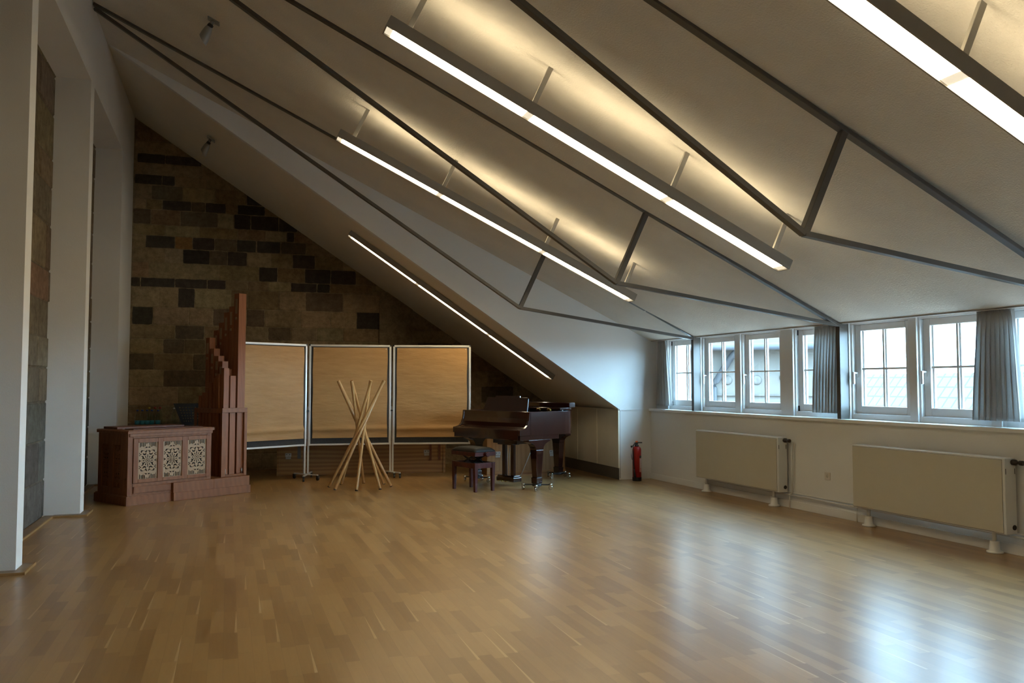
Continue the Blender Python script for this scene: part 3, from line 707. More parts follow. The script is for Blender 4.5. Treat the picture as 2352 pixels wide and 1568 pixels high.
for i in range(0, 8, 2): mb.box(xs_[i], xs_[i + 1], 0.006, 0.022, 0.248, 0.755)
for a, bb in cols: mb.box(a, bb, 0.006, 0.022, 0.248, 0.288).box(a, bb, 0.006, 0.022, 0.707, 0.755)
mb.build('panel_frame', M['organ'], org, bevel=0.003)
# pierced fretwork
def hole(x, y, mono):
    ax, ay = abs(x), abs(y)
    if ax > 0.98 or ay > 1.97: return False
    if ay > 1.16:
        if (ax - 0.66) ** 2 + (ay - 1.22) ** 2 < 0.36 ** 2: return False
        if ax ** 2 + (ay - 1.22) ** 2 < 0.36 ** 2: return ((ax - 0.17) ** 2 + (ay - 1.45) ** 2 < 0.1 ** 2 and ay > 1.42)
        if ay < 1.95 and ax < 0.2 * (1 - ((ay - 1.68) / 0.27) ** 2) + 0.02: return False
        if (ax - 0.28) ** 2 + (ay - 1.52) ** 2 < 0.11 ** 2: return False
        return ((x / 0.185) % 1.0) < 0.56
    def cres(cx, cy, r, ox, oy, r2): return (ax - cx) ** 2 + (ay - cy) ** 2 < r * r and (ax - cx - ox) ** 2 + (ay - cy - oy) ** 2 > r2 * r2
    if cres(0.62, 1.02, 0.18, -0.08, -0.10, 0.16): return True
    if cres(0.22, 1.10, 0.15, 0.05, 0.06, 0.10): return True
    if cres(0.36, 0.80, 0.20, 0.02, 0.10, 0.15): return True
    if cres(0.62, 0.36, 0.18, 0.09, -0.03, 0.13): return True
    for cx, cy in ((0.94, 0.82), (0.94, 0.60), (0.80, 0.71)):
        if (ax - cx) ** 2 + (ay - cy) ** 2 < 0.065 ** 2: return True
    if ax > 0.72 and ay < (0.03 if ax < 0.86 else 0.03 + (ax - 0.86) * 1.1): return True
    r = math.hypot(ax, ay)
    if mono and r < 0.36:
        return (0.06 < ax < 0.13 or 0.2 < ax < 0.27) and not (0.08 < y < 0.12)
    if r < 0.07: return True
    an = math.atan2(ay, ax)
    if 0.14 < r < 0.28: return math.cos(an * 8) > 0.15
    if 0.34 < r < 0.56: return math.cos(an * 12) > 0.25
    if abs(ax) < 0.06 and 0.6 < ay < 0.7: return True
    return False
def fret(mono, nx=64, ny=112):
    mb = MB(); idx = {}
    def V(i, j):
        if (i, j) not in idx:
            idx[(i, j)] = len(mb.v); mb.v.append((i / nx - 0.5, 0, j / ny - 0.5))
        return idx[(i, j)]
    for i in range(nx):
        for j in range(ny):
            x = ((i + 0.5) / nx - 0.5) * 2 * 1.12; y = ((j + 0.5) / ny - 0.5) * 4 * 1.01
            if not hole(x, y, mono):
                mb.f.append((V(i, j), V(i + 1, j), V(i + 1, j + 1), V(i, j + 1))); mb.sm.append(False); mb.col.append(None)
    return mb
fr1 = None
for k, (a, bb) in enumerate(cols):
    o = fret(k == 1).build('fretwork_panel', M['maple'], org, recalc=False)
    o.location = ((a + bb) / 2, 0.019, 0.4975); o.scale = (bb - a, 1, 0.419)
    d_ = o.modifiers.new('solidify', 'SOLIDIFY'); d_.thickness = 0.006
    if k == 0: fr1 = o
for a, bb in ((0.19, 0.35), (0.455, 0.625)):
    o = fret(False).build('fretwork_panel', M['organ'], org, recalc=False)
    o.location = (u0 + 0.012, (a + bb) / 2, 0.4325); o.rotation_euler = (0, 0, -PI / 2); o.scale = (bb - a, 1, 0.495)
    d_ = o.modifiers.new('solidify', 'SOLIDIFY'); d_.thickness = 0.006
MB().box(0.084, 0.545, 0.006, 0.021, 0.132, 0.208).build('drawer_front', M['organ'], org, bevel=0.004)
mb = MB().box(0.03, 1.085, 0.008, 0.712, 0.775, 0.812).box(0.0, 1.10, -0.004, 0.725, 0.812, 0.838).prism([(-0.004, 0.838), (1.104, 0.838), (1.09, 0.851), (0.01, 0.851)], -0.008, 0.729, 'y')
mb.build('cornice', M['organ'], org, bevel=0.003)
mb = MB().box(0.05, 0.90, 0.34, 0.66, 0.8515, 0.879); mb.build('key_lid', M['organdark'], org, bevel=0.004)
MB().box(0.12, 1.0, 0.10, 0.30, 0.8515, 0.861).build('top_board', M['organdark'], org, bevel=0.002)
for uu, vv in ((0.11, 0.33), (0.93, 0.26)): MB().box(uu, uu + 0.03, vv, vv + 0.008, 0.852, 0.858).build('hinge', M['zinc'], org)
MB().lathe([(0.009, 0), (0.009, 0.006)], Matrix.Translation((u0, 0.06, 0.30)) @ Matrix.Rotation(-PI / 2, 4, 'Y'), 12).build('lock', M['brass'], org)
# pipe chest and rack
mb = MB().box(0.552, 1.09, -0.03, 0.0195, 0.0, 0.215).box(1.09, 1.598, -0.03, 0.68, 0.0, 0.215)
mb.box(0.552, 1.61, -0.042, -0.03, 0.0, 0.098).box(1.598, 1.61, -0.042, 0.68, 0.0, 0.098)
mb.build('wind_chest', M['organ'], org, bevel=0.004)
mb = MB()
for a, bb, c, d2 in ((1.225, 1.283, 0.03, 0.056), (1.55, 1.592, 0.03, 0.056), (1.225, 1.243, 0.62, 0.66), (1.577, 1.592, 0.62, 0.66)): mb.box(a, bb, c, d2, 0.2155, 1.02)
mb.box(1.225, 1.592, 0.026, 0.056, 1.02, 1.078).box(1.225, 1.243, 0.056, 0.66, 1.012, 1.072).box(1.577, 1.592, 0.056, 0.66, 1.012, 1.072)
mb.box(1.283, 1.55, 0.03, 0.056, 0.2155, 0.243)
mb.build('pipe_rack', M['organ'], org, bevel=0.003)
def opipe(a, bb, c, d2, top, mouth=0, plug=True):
    p = MB().box(a, bb, c, d2, 0.2155, top).build('pipe', M['pipewood'], org, bevel=0.003)
    if mouth:
        cv = (c + d2) / 2
        MB().box(a - 0.004, a + 0.002, cv - 0.02, cv + 0.02, top - 0.07 - mouth, top - 0.07).build('mouth', M['mouth'], p)
        if plug: MB().box(a - 0.012, a + 0.002, cv - 0.012, cv + 0.012, top - 0.145 - mouth, top - 0.115 - mouth).build('plug', M['mouth'], p)
for k, (top, mm) in enumerate(((2.55, 0.19), (2.388, 0.17), (2.318, 0.165), (2.187, 0.145), (2.092, 0.13))): opipe(1.462, 1.572, 0.062 + 0.113 * k, 0.165 + 0.113 * k, top, mm)
for c, d2, top, mm in ((0.46, 0.545, 1.985, 0.14), (0.357, 0.438, 1.84, 0.12), (0.256, 0.336, 1.743, 0.11), (0.168, 0.238, 1.672, 0.11)): opipe(1.305, 1.392, c, d2, top, mm)
opipe(1.262, 1.338, 0.062, 0.132, 1.584); opipe(1.356, 1.438, 0.062, 0.132, 1.487); opipe(1.402, 1.452, 0.18, 0.25, 1.575)
for c, d2, top in ((0.535, 0.598, 1.233), (0.455, 0.52, 1.273), (0.384, 0.443, 1.34), (0.302, 0.366, 1.402), (0.216, 0.28, 1.457), (0.145, 0.205, 1.51)): opipe(1.245, 1.296, c, d2, top)
for uu in (1.292, 1.53): MB().tube([(uu, 0.045, 0.2435), (uu, 0.045, 0.31)], 0.006, 8).build('foot_tuner', M['zinc'], org)

# ------------------------------------------------------------------ side table, bottles, glasses, music stand
t = thing('side_table', 'dark wooden side table behind the organ carrying bottles', 'table', (-0.86, 12.95, 0))
MB().box(-0.5, 0.5, -0.28, 0.28, 0.75, 0.783).build('table_top', M['table'], t, bevel=0.004)
for a in (-0.45, 0.45):
    for bb in (-0.23, 0.23): MB().box(a - 0.025, a + 0.025, bb - 0.025, bb + 0.025, 0, 0.75).build('leg', M['table'], t)
def bottle(x, y, h, cap, label, teal=True):
    t = thing('water_bottle', label, 'bottle', (x, y, 0.7832), 0, 'water bottles on the table behind the organ')
    MB().lathe([(0.030, 0.0), (0.033, 0.006), (0.033, h * 0.58), (0.028, h * 0.68), (0.014, h * 0.82), (0.0125, h * 0.93)], None, 18).build('glass_body', M['bottle'], t)
    MB().lathe([(0.0155, h * 0.92), (0.0155, h), (0.012, h + 0.001)], None, 14).build('cap', M[cap], t)
    if teal: MB().lathe([(0.0336, 0.03), (0.0336, 0.085)], None, 18).build('label', M['teal'], t)
for x, y, h, cap, lb, tl in ((-1.20, 12.82, 0.235, 'bluecap', 'blue-capped clear water bottle at the pier end of the row', True),
        (-1.137, 12.82, 0.235, 'bluecap', 'blue-capped clear water bottle, second from the white pier', True),
        (-1.075, 12.82, 0.235, 'bluecap', 'blue-capped clear water bottle, third from the white pier, before the yellow cap', True),
        (-1.012, 12.82, 0.235, 'bluecap', 'blue-capped clear water bottle, fourth from the white pier', True),
        (-0.933, 12.82, 0.232, 'bluecap', 'blue-capped clear water bottle, last of its row, between the red caps', True),
        (-1.06, 12.95, 0.268, 'yellowcap', 'clear bottle with the only yellow cap', False),
        (-0.982, 12.95, 0.268, 'redcap', 'red-capped clear bottle nearer to the yellow cap', False),
        (-0.915, 12.95, 0.268, 'redcap', 'red-capped clear bottle at the end beside the glasses', False),
        (-0.735, 13.05, 0.255, 'whitecap', 'clear bottle with the only white cap, behind the glasses', False)):
    bottle(x, y, h, cap, lb, tl)
for k, (x, y, lb) in enumerate(((-0.865, 12.84, 'upturned clear tumbler beside the bottles'), (-0.785, 12.86, 'upturned clear tumbler, second from the bottles'), (-0.70, 12.84, 'upturned clear tumbler, third from the bottles'), (-0.62, 12.84, 'upturned clear tumbler nearest the music stand'))):
    o = MB().lathe([(0.036, 0.0), (0.030, 0.095), (0.0, 0.096)], Matrix.Translation((0, 0, 0)), 18).build('drinking_glass', M['bottle'])
    o.location = (x, y, 0.7835); tag(o, lb, 'glass', 'tumblers on the table behind the organ')
t = thing('music_stand', 'black perforated music stand behind the organ pipes', 'music stand', (-0.41, 12.22, 0), math.radians(6))
mb = MB(); nx, nz = 13, 8
def DP(u, v):      # desk: wider at the top, leaning back
    w = 0.17 + 0.115 * v
    return (u * w, 0.10 * v, 0.82 + 0.295 * v)
for i in range(nx):
    for j in range(nz):
        a0, a1 = i / nx * 2 - 1, (i + 1) / nx * 2 - 1; b0, b1 = j / nz, (j + 1) / nz
        q = [DP(a0, b0), DP(a1, b0), DP(a1, b1), DP(a0, b1)]
        if i in (0, nx - 1) or j in (0, nz - 1) or (j == 1 and i > 4): mb.add(q, [(0, 1, 2, 3)]); continue
        am, bm_ = (a0 + a1) / 2, (b0 + b1) / 2; ha, hb = (a1 - a0) * 0.24, (b1 - b0) * 0.24
        h_ = [DP(am - ha, bm_ - hb), DP(am + ha, bm_ - hb), DP(am + ha, bm_ + hb), DP(am - ha, bm_ + hb)]
        mb.add(q + h_, [(k, (k + 1) % 4, 4 + (k + 1) % 4, 4 + k) for k in range(4)])
mb.build('desk', M['blackmetal'], t, recalc=False, solid=0.003)
MB().box(-0.17, 0.17, -0.06, 0.003, 0.808, 0.816).build('lip', M['blackmetal'], t)
MB().tube([(0, 0.05, 0.95), (0, 0.06, 0.80), (0, 0.06, 0.12)], 0.012, 10).build('pole', M['blackmetal'], t)
for k in range(3):
    an = k * 2 * PI / 3 + 0.5
    MB().tube([(0, 0.06, 0.22), (0.25 * math.cos(an), 0.06 + 0.25 * math.sin(an), 0.009)], 0.008, 8).build('leg', M['blackmetal'], t)

# ------------------------------------------------------------------ pinboards
random.seed(3)
def pinboard(label, plabel, p, q, feet, first=1.0):
    p = Vector((*p, 0)); q = Vector((*q, 0)); L = (q - p).length; an = math.atan2(q.y - p.y, q.x - p.x)
    t = thing('pinboard', label, 'pinboard', p, an, 'mobile pinboards covered in brown paper')
    z0, z1, fw = 0.485, 1.962, 0.030
    mb = MB().box(0, fw, -0.014, 0.014, z0, z1 - fw).box(L - fw, L, -0.014, 0.014, z0, z1 - fw).box(0, L, -0.014, 0.014, z1 - fw, z1).box(fw, L - fw, -0.014, 0.014, z0, z0 + fw * 0.85)
    mb.build('frame', M['alu'], t, bevel=0.004)
    MB().box(fw, L - fw, -0.007, 0.007, z0 + fw * 0.85, z1 - fw).build('felt_panel', M['felt'], t)
    for x in (0.0, L - 0.02): MB().box(x, x + 0.02, -0.016, 0.016, z1 - 0.02, z1 + 0.003).build('corner_cap', M['black'], t)
    inv = Matrix.Rotation(-an, 3, 'Z')
    for x, fv in zip((0.002, L - 0.002), feet):
        if fv is None: continue
        lg = MB().box(x - 0.013, x + 0.013, 0.016, 0.046, 0.085, 1.05).build('leg', M['alu'], t, bevel=0.003)
        MB().lathe([(0.014, 0), (0.014, 0.02)], Matrix.Translation((x + (0.012 if x > 0.5 else -0.012), -0.02, 0.99)) @ Matrix.Rotation(PI / 2, 4, 'X'), 12).build('clamp_knob', M['black'], lg)
        f = inv @ Vector((*fv, 0)); g = -f * 0.9
        MB().beam((x + f.x, f.y, 0.078), (x + g.x, g.y, 0.078), 0.03, 0.016).build('foot_bar', M['alu'], lg, bevel=0.002)
        for w in (f, g):
            MB().lathe([(0.026, -0.012), (0.028, -0.009), (0.028, 0.009), (0.026, 0.012)], Matrix.Translation((x + w.x, w.y, 0.028)) @ Matrix.Rotation(PI / 2, 4, 'Y'), 18).box(x + w.x - 0.017, x + w.x + 0.017, w.y - 0.02, w.y + 0.02, 0.052, 0.069).build('caster', M['black'], lg)
    # wrapping paper pinned to it, its lower end lifting in a soft fold
    x0, x1, y0, y1 = fw + 0.028, L - fw - 0.026, z0 + 0.108, z1 - fw - 0.012
    nu, nv = 20, 70; vs = []
    for j in range(nv + 1):
        zz = y0 + (y1 - y0) * j / nv
        for i in range(nu + 1):
            u = i / nu
            d_ = 0.0155 + 0.0018 * math.sin(9 * u + 7 * zz) + 0.0014 * math.sin(23 * zz + 5 * u + first)
            d_ += 0.020 * math.exp(-((zz - (z0 + 0.23 + 0.012 * u)) / 0.035) ** 2) + 0.008 * max(0, 1 - (zz - y0) / 0.1)
            vs.append((x0 + (x1 - x0) * u + 0.003 * math.sin(11 * zz + u), -d_, zz))
    fs = [(j * (nu + 1) + i, j * (nu + 1) + i + 1, (j + 1) * (nu + 1) + i + 1, (j + 1) * (nu + 1) + i) for j in range(nv) for i in range(nu)]
    o = MB().add(vs, fs, True).build('paper_sheet', M['paper'], None, recalc=False)
    o.location = p; o.rotation_euler = (0, 0, an)
    tag(o, plabel, 'paper', 'brown paper sheets on the pinboards')
    for a in (x0 + 0.02, x1 - 0.02):
        pn = MB().lathe([(0.006, 0), (0.006, 0.004), (0.003, 0.007)], Matrix.Translation((a, -0.012, y1 - 0.018)) @ Matrix.Rotation(PI / 2, 4, 'X'), 10).build('pin', M['alu'], t)
pinboard('mobile pinboard partly hidden behind the organ pipes', 'brown paper sheet on the pinboard behind the organ', (0.075, 11.905), (1.085, 12.445), (None, (0.155, -0.20)), 0.3)
pinboard('middle mobile pinboard behind the wooden pole coat stand', 'brown paper sheet on the pinboard behind the coat stand', (1.118, 12.47), (2.305, 12.345), ((-0.085, -0.30), (0.04, -0.11)), 1.3)
pinboard('mobile pinboard beside the grand piano', 'brown paper sheet on the pinboard beside the piano', (2.332, 12.335), (3.455, 12.04), ((0.08, -0.17), None), 2.2)

# ------------------------------------------------------------------ transport cases behind the boards
def clasp(t, x, z):
    c = MB().box(x - 0.045, x + 0.045, -0.008, 0, z - 0.012, z + 0.045).box(x - 0.038, x + 0.038, -0.010, 0, z - 0.045, z - 0.016)
    c.build('clasp', M['zinc'], t, bevel=0.006)
    mb = MB()
    for a in (-0.022, 0.022): mb.lathe([(0.007, 0.008), (0.007, 0.0125)], Matrix.Translation((x + a, 0, z + 0.025)) @ Matrix.Rotation(PI / 2, 4, 'X'), 8)
    mb.build('rivets', M['black'], t)
t = thing('transport_case', 'long plywood transport case on the floor behind the pinboards', 'case', (0.72, 13.10, 0), math.atan2(-0.35, 2.53))
MB().box(0, 2.55, 0, 0.5, 0.0, 0.55).build('body', M['ply'], t, bevel=0.004)
MB().box(0, 0.035, -0.012, 0, 0.0, 0.55).box(2.515, 2.55, -0.012, 0, 0.0, 0.55).build('edge_batten', M['ply'], t)
for x in (2.30, 2.44): MB().box(x, x + 0.035, -0.014, 0, 0.19, 0.55).build('cross_batten', M['organdark'], t)
clasp(t, 0.165, 0.29); clasp(t, 2.26, 0.31)
MB().box(0.30, 0.35, -0.006, 0, 0.25, 0.55).build('tape_strip', M['toe'], t)
t = thing('transport_case', 'knotty pine transport case standing behind the piano legs', 'case', (3.73, 12.10, 0), 0.0)
MB().box(0, 1.28, 0, 0.5, 0.0, 0.72).build('body', M['pine'], t, bevel=0.004)
MB().box(-0.002, 1.28, -0.012, 0, 0.0, 0.06).build('base_batten', M['ply'], t)
clasp(t, 0.17, 0.31); clasp(t, 1.06, 0.31)

# ------------------------------------------------------------------ coat stand of crossed poles
t = thing('coat_stand', 'coat stand of eight crossed pale wooden poles in front of the middle pinboard', 'coat stand', (1.704, 11.299, 0))
for k in range(8):
    a = math.radians(-150.07 + 45 * k); c = a + math.radians(164.66)
    p = Vector((0.413 * math.cos(a), 0.413 * math.sin(a), 0.008)); q = Vector((0.33 * math.cos(c), 0.33 * math.sin(c), 1.427))
    po = MB().tube([p, q], 0.0190, 16).build('pole', M['pole'], t, bevel=0.003)
    ax = (q - p).normalized()
    MB().tube([p - ax * 0.007, p + ax * 0.004], 0.0198, 12).build('foot_pad', M['knob'], po)

# ------------------------------------------------------------------ grand piano
pn = thing('grand_piano', 'polished dark mahogany grand piano with its lid closed, on castor dollies', 'piano', (3.60, 10.815, 0), math.radians(24.71))
def spline(pts, n=6):
    out = []
    for i in range(len(pts) - 1):
        p0 = pts[max(i - 1, 0)]; p1 = pts[i]; p2 = pts[i + 1]; p3 = pts[min(i + 2, len(pts) - 1)]
        for k in range(n):
            t_ = k / n
            out.append(tuple(0.5 * (2 * p1[j] + (p2[j] - p0[j]) * t_ + (2 * p0[j] - 5 * p1[j] + 4 * p2[j] - p3[j]) * t_ ** 2 + (3 * p1[j] - p0[j] - 3 * p2[j] + p3[j]) * t_ ** 3) for j in (0, 1)))
    return out + [pts[-1]]
tail = spline([(1.10, 0.67), (1.27, 0.655), (1.38, 0.58), (1.43, 0.44), (1.435, 0.28), (1.395, 0.13), (1.29, 0.0), (1.13, -0.11), (0.97, -0.24), (0.83, -0.42), (0.72, -0.56), (0.60, -0.645), (0.48, -0.67)], 5)
outl = [(-0.2, -0.67), (-0.2, 0.67)] + tail
def offset(pts, d):
    n = len(pts); out = []
    for i in range(n):
        a, p, c = Vector(pts[i - 1]), Vector(pts[i]), Vector(pts[(i + 1) % n])
        e1 = (p - a).normalized(); e2 = (c - p).normalized()
        n1 = Vector((e1.y, -e1.x)); n2 = Vector((e2.y, -e2.x)); m_ = (n1 + n2)
        if m_.length < 1e-6: m_ = n1
        m_.normalize(); k = d / max(0.4, m_.dot(n1)); out.append(tuple(p + m_ * k))
    return out
MB().ring(outl, offset(outl, 0.035), 0.71, 1.02).build('rim', M['piano'], pn, bevel=0.004)
MB().prism(offset(outl, 0.036), 0.72, 0.90).build('iron_plate', M['brass'], pn)
arm = [(-0.2, 1.02), (-0.205, 0.96), (-0.215, 0.90), (-0.24, 0.845), (-0.28, 0.812), (-0.33, 0.796), (-0.372, 0.790), (-0.377, 0.78), (-0.377, 0.715), (-0.2, 0.715), (-0.17, 0.715), (-0.17, 1.02)]
for y0_, y1_ in ((-0.67, -0.635), (0.635, 0.67)): MB().prism(arm, y0_, y1_, 'y').build('arm', M['piano'], pn, bevel=0.003)
MB().box(-0.362, 0.36, -0.66, 0.66, 0.655, 0.7145).build('key_bed', M['piano'], pn, bevel=0.003)
MB().box(-0.380, -0.345, -0.6345, 0.6345, 0.66, 0.785).build('key_slip', M['piano'], pn, bevel=0.005)
MB().prism([(-0.345, 0.7155), (-0.345, 0.79), (-0.29, 0.80), (-0.245, 0.82), (-0.215, 0.87), (-0.20, 0.93), (-0.19, 0.968), (-0.172, 0.972), (-0.165, 0.7155)], -0.634, 0.634, 'y').build('fallboard', M['piano'], pn, bevel=0.003)
MB().box(-0.162, 0.36, -0.63, 0.63, 0.955, 0.985).build('desk_shelf', M['piano'], pn, bevel=0.002)
# music desk, stepped top edge, leaning back
mb = MB(); prof = [(-0.425, 0.0), (0.425, 0.0), (0.44, 0.02), (0.41, 0.205), (0.40, 0.222), (0.245, 0.222), (0.24, 0.245), (-0.24, 0.245), (-0.245, 0.222), (-0.40, 0.222), (-0.41, 0.205), (-0.44, 0.02)]
T = Matrix.Translation((-0.03, 0, 0.987)) @ Matrix.Rotation(math.radians(17), 4, 'Y') 
vs = [T @ Vector((d_, y_, z_)) for d_ in (0, 0.016) for y_, z_ in prof]; n = len(prof)
mb.add(vs, [tuple(range(n)), tuple(range(2 * n - 1, n - 1, -1))] + [(i, (i + 1) % n, n + (i + 1) % n, n + i) for i in range(n)])
mb.build('music_desk', M['piano'], pn, bevel=0.002)
lid = [p for p in offset(outl, -0.014) if p[0] > 0.42]
lid = [(0.36, -0.684), (0.36, 0.684)] + lid
lo_ = MB().prism(lid, 1.036, 1.062).build('lid', M['piano'], pn, bevel=0.003)
MB().box(0.555, 0.67, -0.675, 0.64, 1.0635, 1.128).build('lid_flap', M['piano'], lo_, bevel=0.008)
for y_ in (-0.5, -0.3, 0.4): MB().box(0.325, 0.355, y_ - 0.03, y_ + 0.03, 1.0205, 1.05).build('lid_hinge', M['brass'], pn, bevel=0.004)
for x_, y_ in ((0.36, 0.655), (0.9, 0.66), (1.41, 0.35), (0.42, -0.66)): MB().box(x_ - 0.012, x_ + 0.012, y_ - 0.012, y_ + 0.012, 1.0205, 1.0355).build('rubber_stop', M['black'], pn)
def leg(x, y, turn=0):
    R_ = Matrix.Translation((x, y, 0)) @ Matrix.Rotation(turn, 4, 'Z')
    mb = MB()
    br_ = [(-0.20, 0.654), (-0.20, 0.63), (-0.16, 0.618), (-0.11, 0.595), (-0.08, 0.56), (-0.068, 0.52), (0.068, 0.52), (0.08, 0.56), (0.11, 0.595), (0.16, 0.618), (0.20, 0.63), (0.20, 0.654)]
    mb.prism(br_, -0.055, 0.055, 'y')
    mb.taper((0, 0), 0.088, 0.132, 0.165, 0.5195, 0.088, 0.118).taper((0, 0), 0.100, 0.106, 0.086, 0.160).taper((0, 0), 0.086, 0.092, 0.160, 0.166)
    mb.v = [tuple(R_ @ Vector(p)) for p in mb.v]
    return mb.build('leg', M['piano'], pn, bevel=0.003)
leg(0, -0.60); leg(0, 0.60); leg(1.225, 0.165, PI / 2)
MB().box(1.15, 1.30, -0.02, 0.36, 0.6545, 0.71).build('leg_block', M['piano'], pn)
# pedal lyre
ly = MB()
for y_ in (-0.085, 0.085): ly.box(0.04, 0.085, y_ - 0.027, y_ + 0.027, 0.135, 0.60)
ly.build('lyre', M['piano'], pn, bevel=0.003)
MB().box(-0.05, 0.16, -0.27, 0.20, 0.575, 0.654).box(-0.02, 0.13, -0.14, 0.14, 0.555, 0.575).build('lyre_block', M['piano'], pn, bevel=0.003)
MB().box(-0.015, 0.14, -0.17, 0.17, 0.06, 0.115).prism([(-0.01, 0.115), (0.135, 0.115), (0.115, 0.14), (0.01, 0.14)], -0.165, 0.165, 'y').build('pedal_box', M['piano'], pn, bevel=0.004)
for y_ in (-0.07, 0.0, 0.07): MB().beam((-0.014, y_, 0.072), (-0.075, y_, 0.066), 0.024, 0.01).build('pedal', M['brass'], pn, bevel=0.003)
for y_ in (-0.02, 0.025): MB().tube([(0.062, y_, 0.14), (0.062, y_ + 0.01, 0.56)], 0.004, 8).build('pedal_rod', M['zinc'], pn)
MB().tube([(0.12, -0.15, 0.10), (0.40, -0.21, 0.655)], 0.005, 8).build('lyre_brace', M['zinc'], pn)
def P2W(x, y):
    c, s_ = math.cos(math.radians(24.71)), math.sin(math.radians(24.71)); return (3.60 + c * x - s_ * y, 10.815 + s_ * x + c * y, 0)
def dolly(loc, label, turn):
    t = thing('piano_dolly', label, 'dolly', loc, turn, 'castor dollies under the piano legs')
    MB().lathe([(0.06, 0.05), (0.062, 0.055), (0.062, 0.080), (0.058, 0.084)], None, 20).build('cup', M['blackmetal'], t)
    for k in range(4):
        an = k * PI / 2; c, s_ = math.cos(an), math.sin(an)
        ar = MB().beam((0.05 * c, 0.05 * s_, 0.067), (0.175 * c, 0.175 * s_, 0.067), 0.03, 0.014).build('arm', M['blackmetal'], t, bevel=0.002)
        T = Matrix.Translation((0.18 * c, 0.18 * s_, 0.027)) @ Matrix.Rotation(an + 0.6 * k, 4, 'Z') @ Matrix.Rotation(PI / 2, 4, 'Y')
        MB().lathe([(0.022, -0.012), (0.027, -0.009), (0.027, 0.009), (0.022, 0.012)], T, 16).build('wheel', M['chrome'], ar)
        mb = MB().lathe([(0.02, 0.058), (0.024, 0.066), (0.024, 0.078), (0.016, 0.084)], Matrix.Translation((0.18 * c, 0.18 * s_, 0)), 14)
        mb.box(-0.017, -0.0135, -0.014, 0.014, 0.02, 0.062, Matrix.Translation((0.18 * c, 0.18 * s_, 0)) @ Matrix.Rotation(an + 0.6 * k, 4, 'Z'))
        mb.box(0.0135, 0.017, -0.014, 0.014, 0.02, 0.062, Matrix.Translation((0.18 * c, 0.18 * s_, 0)) @ Matrix.Rotation(an + 0.6 * k, 4, 'Z'))
        mb.build('fork', M['chrome'], ar)
dolly(P2W(0, -0.60), 'castor dolly under the piano front leg facing the windows', math.radians(65))
dolly(P2W(0, 0.60), 'castor dolly under the piano front leg behind the bench', math.radians(50))
dolly(P2W(1.225, 0.165), 'castor dolly under the rear piano leg', math.radians(35))

# ------------------------------------------------------------------ piano bench
t = thing('piano_bench', 'mahogany piano bench with black padded seat in front of the piano', 'bench', (3.063, 10.54, 0), math.radians(-70))
for a in (-1, 1):
    for bb in (-1, 1):
        MB().taper((a * 0.235, bb * 0.138), 0.036, 0.052, 0.0, 0.37).build('leg', M['bench'], t, bevel=0.004)
MB().box(-0.208, 0.208, -0.158, -0.136, 0.30, 0.368).box(-0.208, 0.208, 0.136, 0.158, 0.30, 0.368).box(-0.256, -0.234, -0.110, 0.110, 0.30, 0.368).box(0.234, 0.256, -0.110, 0.110, 0.30, 0.368).build('apron', M['bench'], t, bevel=0.003)
mb = MB()
for y_ in (-0.09, 0.09): mb.beam((-0.16, y_, 0.335), (0.16, y_, 0.465), 0.012, 0.022).beam((0.16, y_ * 0.8, 0.335), (-0.16, y_ * 0.8, 0.465), 0.012, 0.022)
mb.box(-0.17, 0.17, -0.12, 0.12, 0.34, 0.352); mb.build('scissor_lift', M['blackmetal'], t)
MB().box(-0.265, 0.265, -0.168, 0.168, 0.455, 0.505).build('seat_frame', M['bench'], t, bevel=0.004)
nx, ny = 14, 10; vs = []; mb = MB()
for i in range(nx + 1):
    for j in range(ny + 1):
        a, bb = i / nx * 2 - 1, j / ny * 2 - 1
        vs.append((a * 0.258, bb * 0.162, 0.520 + 0.045 * (1 - a ** 6) ** 0.5 * (1 - bb ** 6) ** 0.5))
b0 = len(vs); 
for i in range(nx + 1):
    for j in range(ny + 1): vs.append((vs[i * (ny + 1) + j][0], vs[i * (ny + 1) + j][1], 0.5055))
ix = lambda i, j: i * (ny + 1) + j
fs = [(ix(i, j), ix(i + 1, j), ix(i + 1, j + 1), ix(i, j + 1)) for i in range(nx) for j in range(ny)]
fs += [(b0 + ix(i, j), b0 + ix(i, j + 1), b0 + ix(i + 1, j + 1), b0 + ix(i + 1, j)) for i in range(nx) for j in range(ny)]
for i in range(nx): fs += [(ix(i, 0), b0 + ix(i, 0), b0 + ix(i + 1, 0), ix(i + 1, 0)), (ix(i + 1, ny), b0 + ix(i + 1, ny), b0 + ix(i, ny), ix(i, ny))]
for j in range(ny): fs += [(ix(0, j + 1), b0 + ix(0, j + 1), b0 + ix(0, j), ix(0, j)), (ix(nx, j), b0 + ix(nx, j), b0 + ix(nx, j + 1), ix(nx, j + 1))]
mb.add(vs, fs, True).build('seat_cushion', M['leather'], t)
kn = MB().lathe([(0.012, 0), (0.012, 0.012), (0.03, 0.014), (0.033, 0.022), (0.033, 0.036), (0.028, 0.044)], Matrix.Translation((0.265, 0.01, 0.478)) @ Matrix.Rotation(PI / 2, 4, 'Y'), 20)
kn.build('height_knob', M['bench'], t)

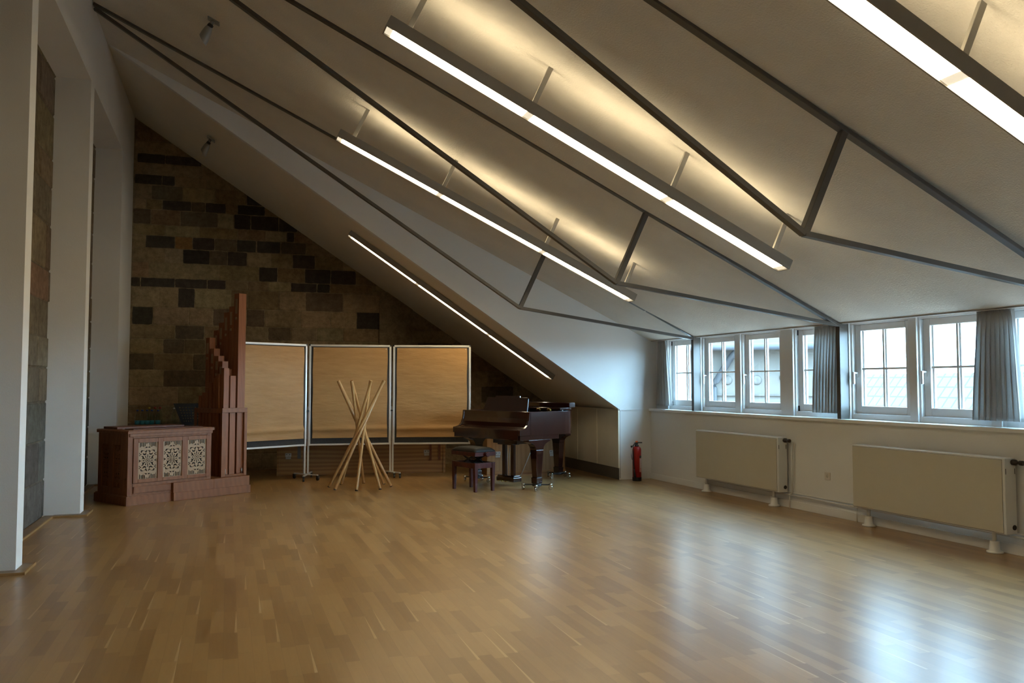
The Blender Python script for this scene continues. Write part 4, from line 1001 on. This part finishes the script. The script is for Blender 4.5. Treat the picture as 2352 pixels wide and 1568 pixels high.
# ------------------------------------------------------------------ outside the windows
t = thing('stone_building', 'pale stone building with slate eaves seen through the far windows', 'building', (12.2, 15.0, 0), math.atan2(0.637, -0.77) + PI)
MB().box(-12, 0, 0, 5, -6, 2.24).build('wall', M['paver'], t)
MB().prism([(-0.5, 2.20), (-0.5, 2.26), (3.0, 5.4), (3.0, 5.2), (0.0, 2.20)], -12.2, 0.2, 'x').build('roof', M['slate'], t)
MB().tube([(-12.2, -0.55, 2.20), (0.2, -0.55, 2.20)], 0.075, 12).build('gutter', M['slate'], t)
MB().tube([(-1.60, -0.50, 2.20), (-1.85, -0.14, 1.98), (-2.19, -0.10, 1.44), (-2.24, -0.10, 1.30), (-2.25, -0.10, -4.0)], 0.075, 12).build('downpipe', M['slate'], t)
mb = MB()
for x_, z_ in ((-1.31, 1.47), (-0.72, 1.52), (-1.95, 1.47), (-2.9, 1.46)):
    mb.lathe([(0.11, 0), (0.10, 0.03), (0.05, 0.05), (0.02, 0.04)], Matrix.Translation((x_, 0, z_)) @ Matrix.Rotation(PI / 2, 4, 'X'), 20)
mb.build('carved_boss', M['stonedet'], t)
MB().box(-12, 0, -0.06, 0, 1.12, 1.16).build('string_course', M['stonedet'], t)
t = thing('tiled_house', 'house with a pale red tiled roof seen through the nearer windows', 'house', (18.0, 18.0, 0))
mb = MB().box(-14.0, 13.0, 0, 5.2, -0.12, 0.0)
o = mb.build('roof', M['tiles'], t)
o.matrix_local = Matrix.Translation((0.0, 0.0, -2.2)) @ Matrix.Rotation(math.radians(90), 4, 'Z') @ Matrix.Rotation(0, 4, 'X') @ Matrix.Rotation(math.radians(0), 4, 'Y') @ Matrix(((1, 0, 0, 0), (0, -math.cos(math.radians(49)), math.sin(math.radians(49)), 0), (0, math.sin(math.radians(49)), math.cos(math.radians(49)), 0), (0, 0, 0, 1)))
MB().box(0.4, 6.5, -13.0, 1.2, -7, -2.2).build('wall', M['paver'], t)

# ------------------------------------------------------------------ daylight
w = bpy.data.worlds.new('sky'); scene.world = w; w.use_nodes = True
bg = w.node_tree.nodes['Background']; 
tcw = w.node_tree.nodes.new('ShaderNodeTexCoord'); sxw = w.node_tree.nodes.new('ShaderNodeSeparateXYZ'); mrw = w.node_tree.nodes.new('ShaderNodeMapRange'); mxw = w.node_tree.nodes.new('ShaderNodeMix'); mxw.data_type = 'RGBA'
mrw.inputs[1].default_value = -0.06; mrw.inputs[2].default_value = 0.03
mxw.inputs[6].default_value = (0.11, 0.125, 0.13, 1); mxw.inputs[7].default_value = (0.43, 0.745, 1.0, 1)      # town below the horizon, bright haze above
w.node_tree.links.new(tcw.outputs['Generated'], sxw.inputs[0]); w.node_tree.links.new(sxw.outputs[2], mrw.inputs[0]); w.node_tree.links.new(mrw.outputs[0], mxw.inputs[0]); w.node_tree.links.new(mxw.outputs[2], bg.inputs[0])
# one side of the sky brightened, added to light the cheek wall and posts
dt = w.node_tree.nodes.new('ShaderNodeVectorMath'); dt.operation = 'DOT_PRODUCT'; dt.inputs[1].default_value = (0.60, -0.78, 0.18)
mr2 = w.node_tree.nodes.new('ShaderNodeMapRange'); mr2.inputs[1].default_value = -0.1; mr2.inputs[2].default_value = 0.95; mr2.inputs[3].default_value = 22.0; mr2.inputs[4].default_value = 56.0
w.node_tree.links.new(tcw.outputs['Generated'], dt.inputs[0]); w.node_tree.links.new(dt.outputs['Value'], mr2.inputs[0]); w.node_tree.links.new(mr2.outputs[0], bg.inputs[1])
sun = bpy.data.lights.new('sun', 'SUN'); sun.energy = 4.0; sun.angle = 0.01; sun.color = (1, 0.95, 0.88)
so = bpy.data.objects.new('sun', sun); COL.objects.link(so); so.rotation_euler = (math.radians(48), 0, math.radians(-60))

# ------------------------------------------------------------------ camera and view
cam = bpy.data.cameras.new('camera'); co = bpy.data.objects.new('camera', cam); COL.objects.link(co)
cam.sensor_width = 36.0; cam.sensor_fit = 'HORIZONTAL'; cam.lens = 1908.3 / 2352 * 36.0
co.location = (0, 0, 1.38); co.rotation_euler = (PI / 2 + 0.05126, 0, -0.32905)
cam.clip_end = 200
scene.camera = co
vs_ = scene.view_settings
vs_.view_transform = 'Standard'; vs_.look = 'None'; vs_.exposure = 0.0; vs_.gamma = 1.0; vs_.use_curve_mapping = False
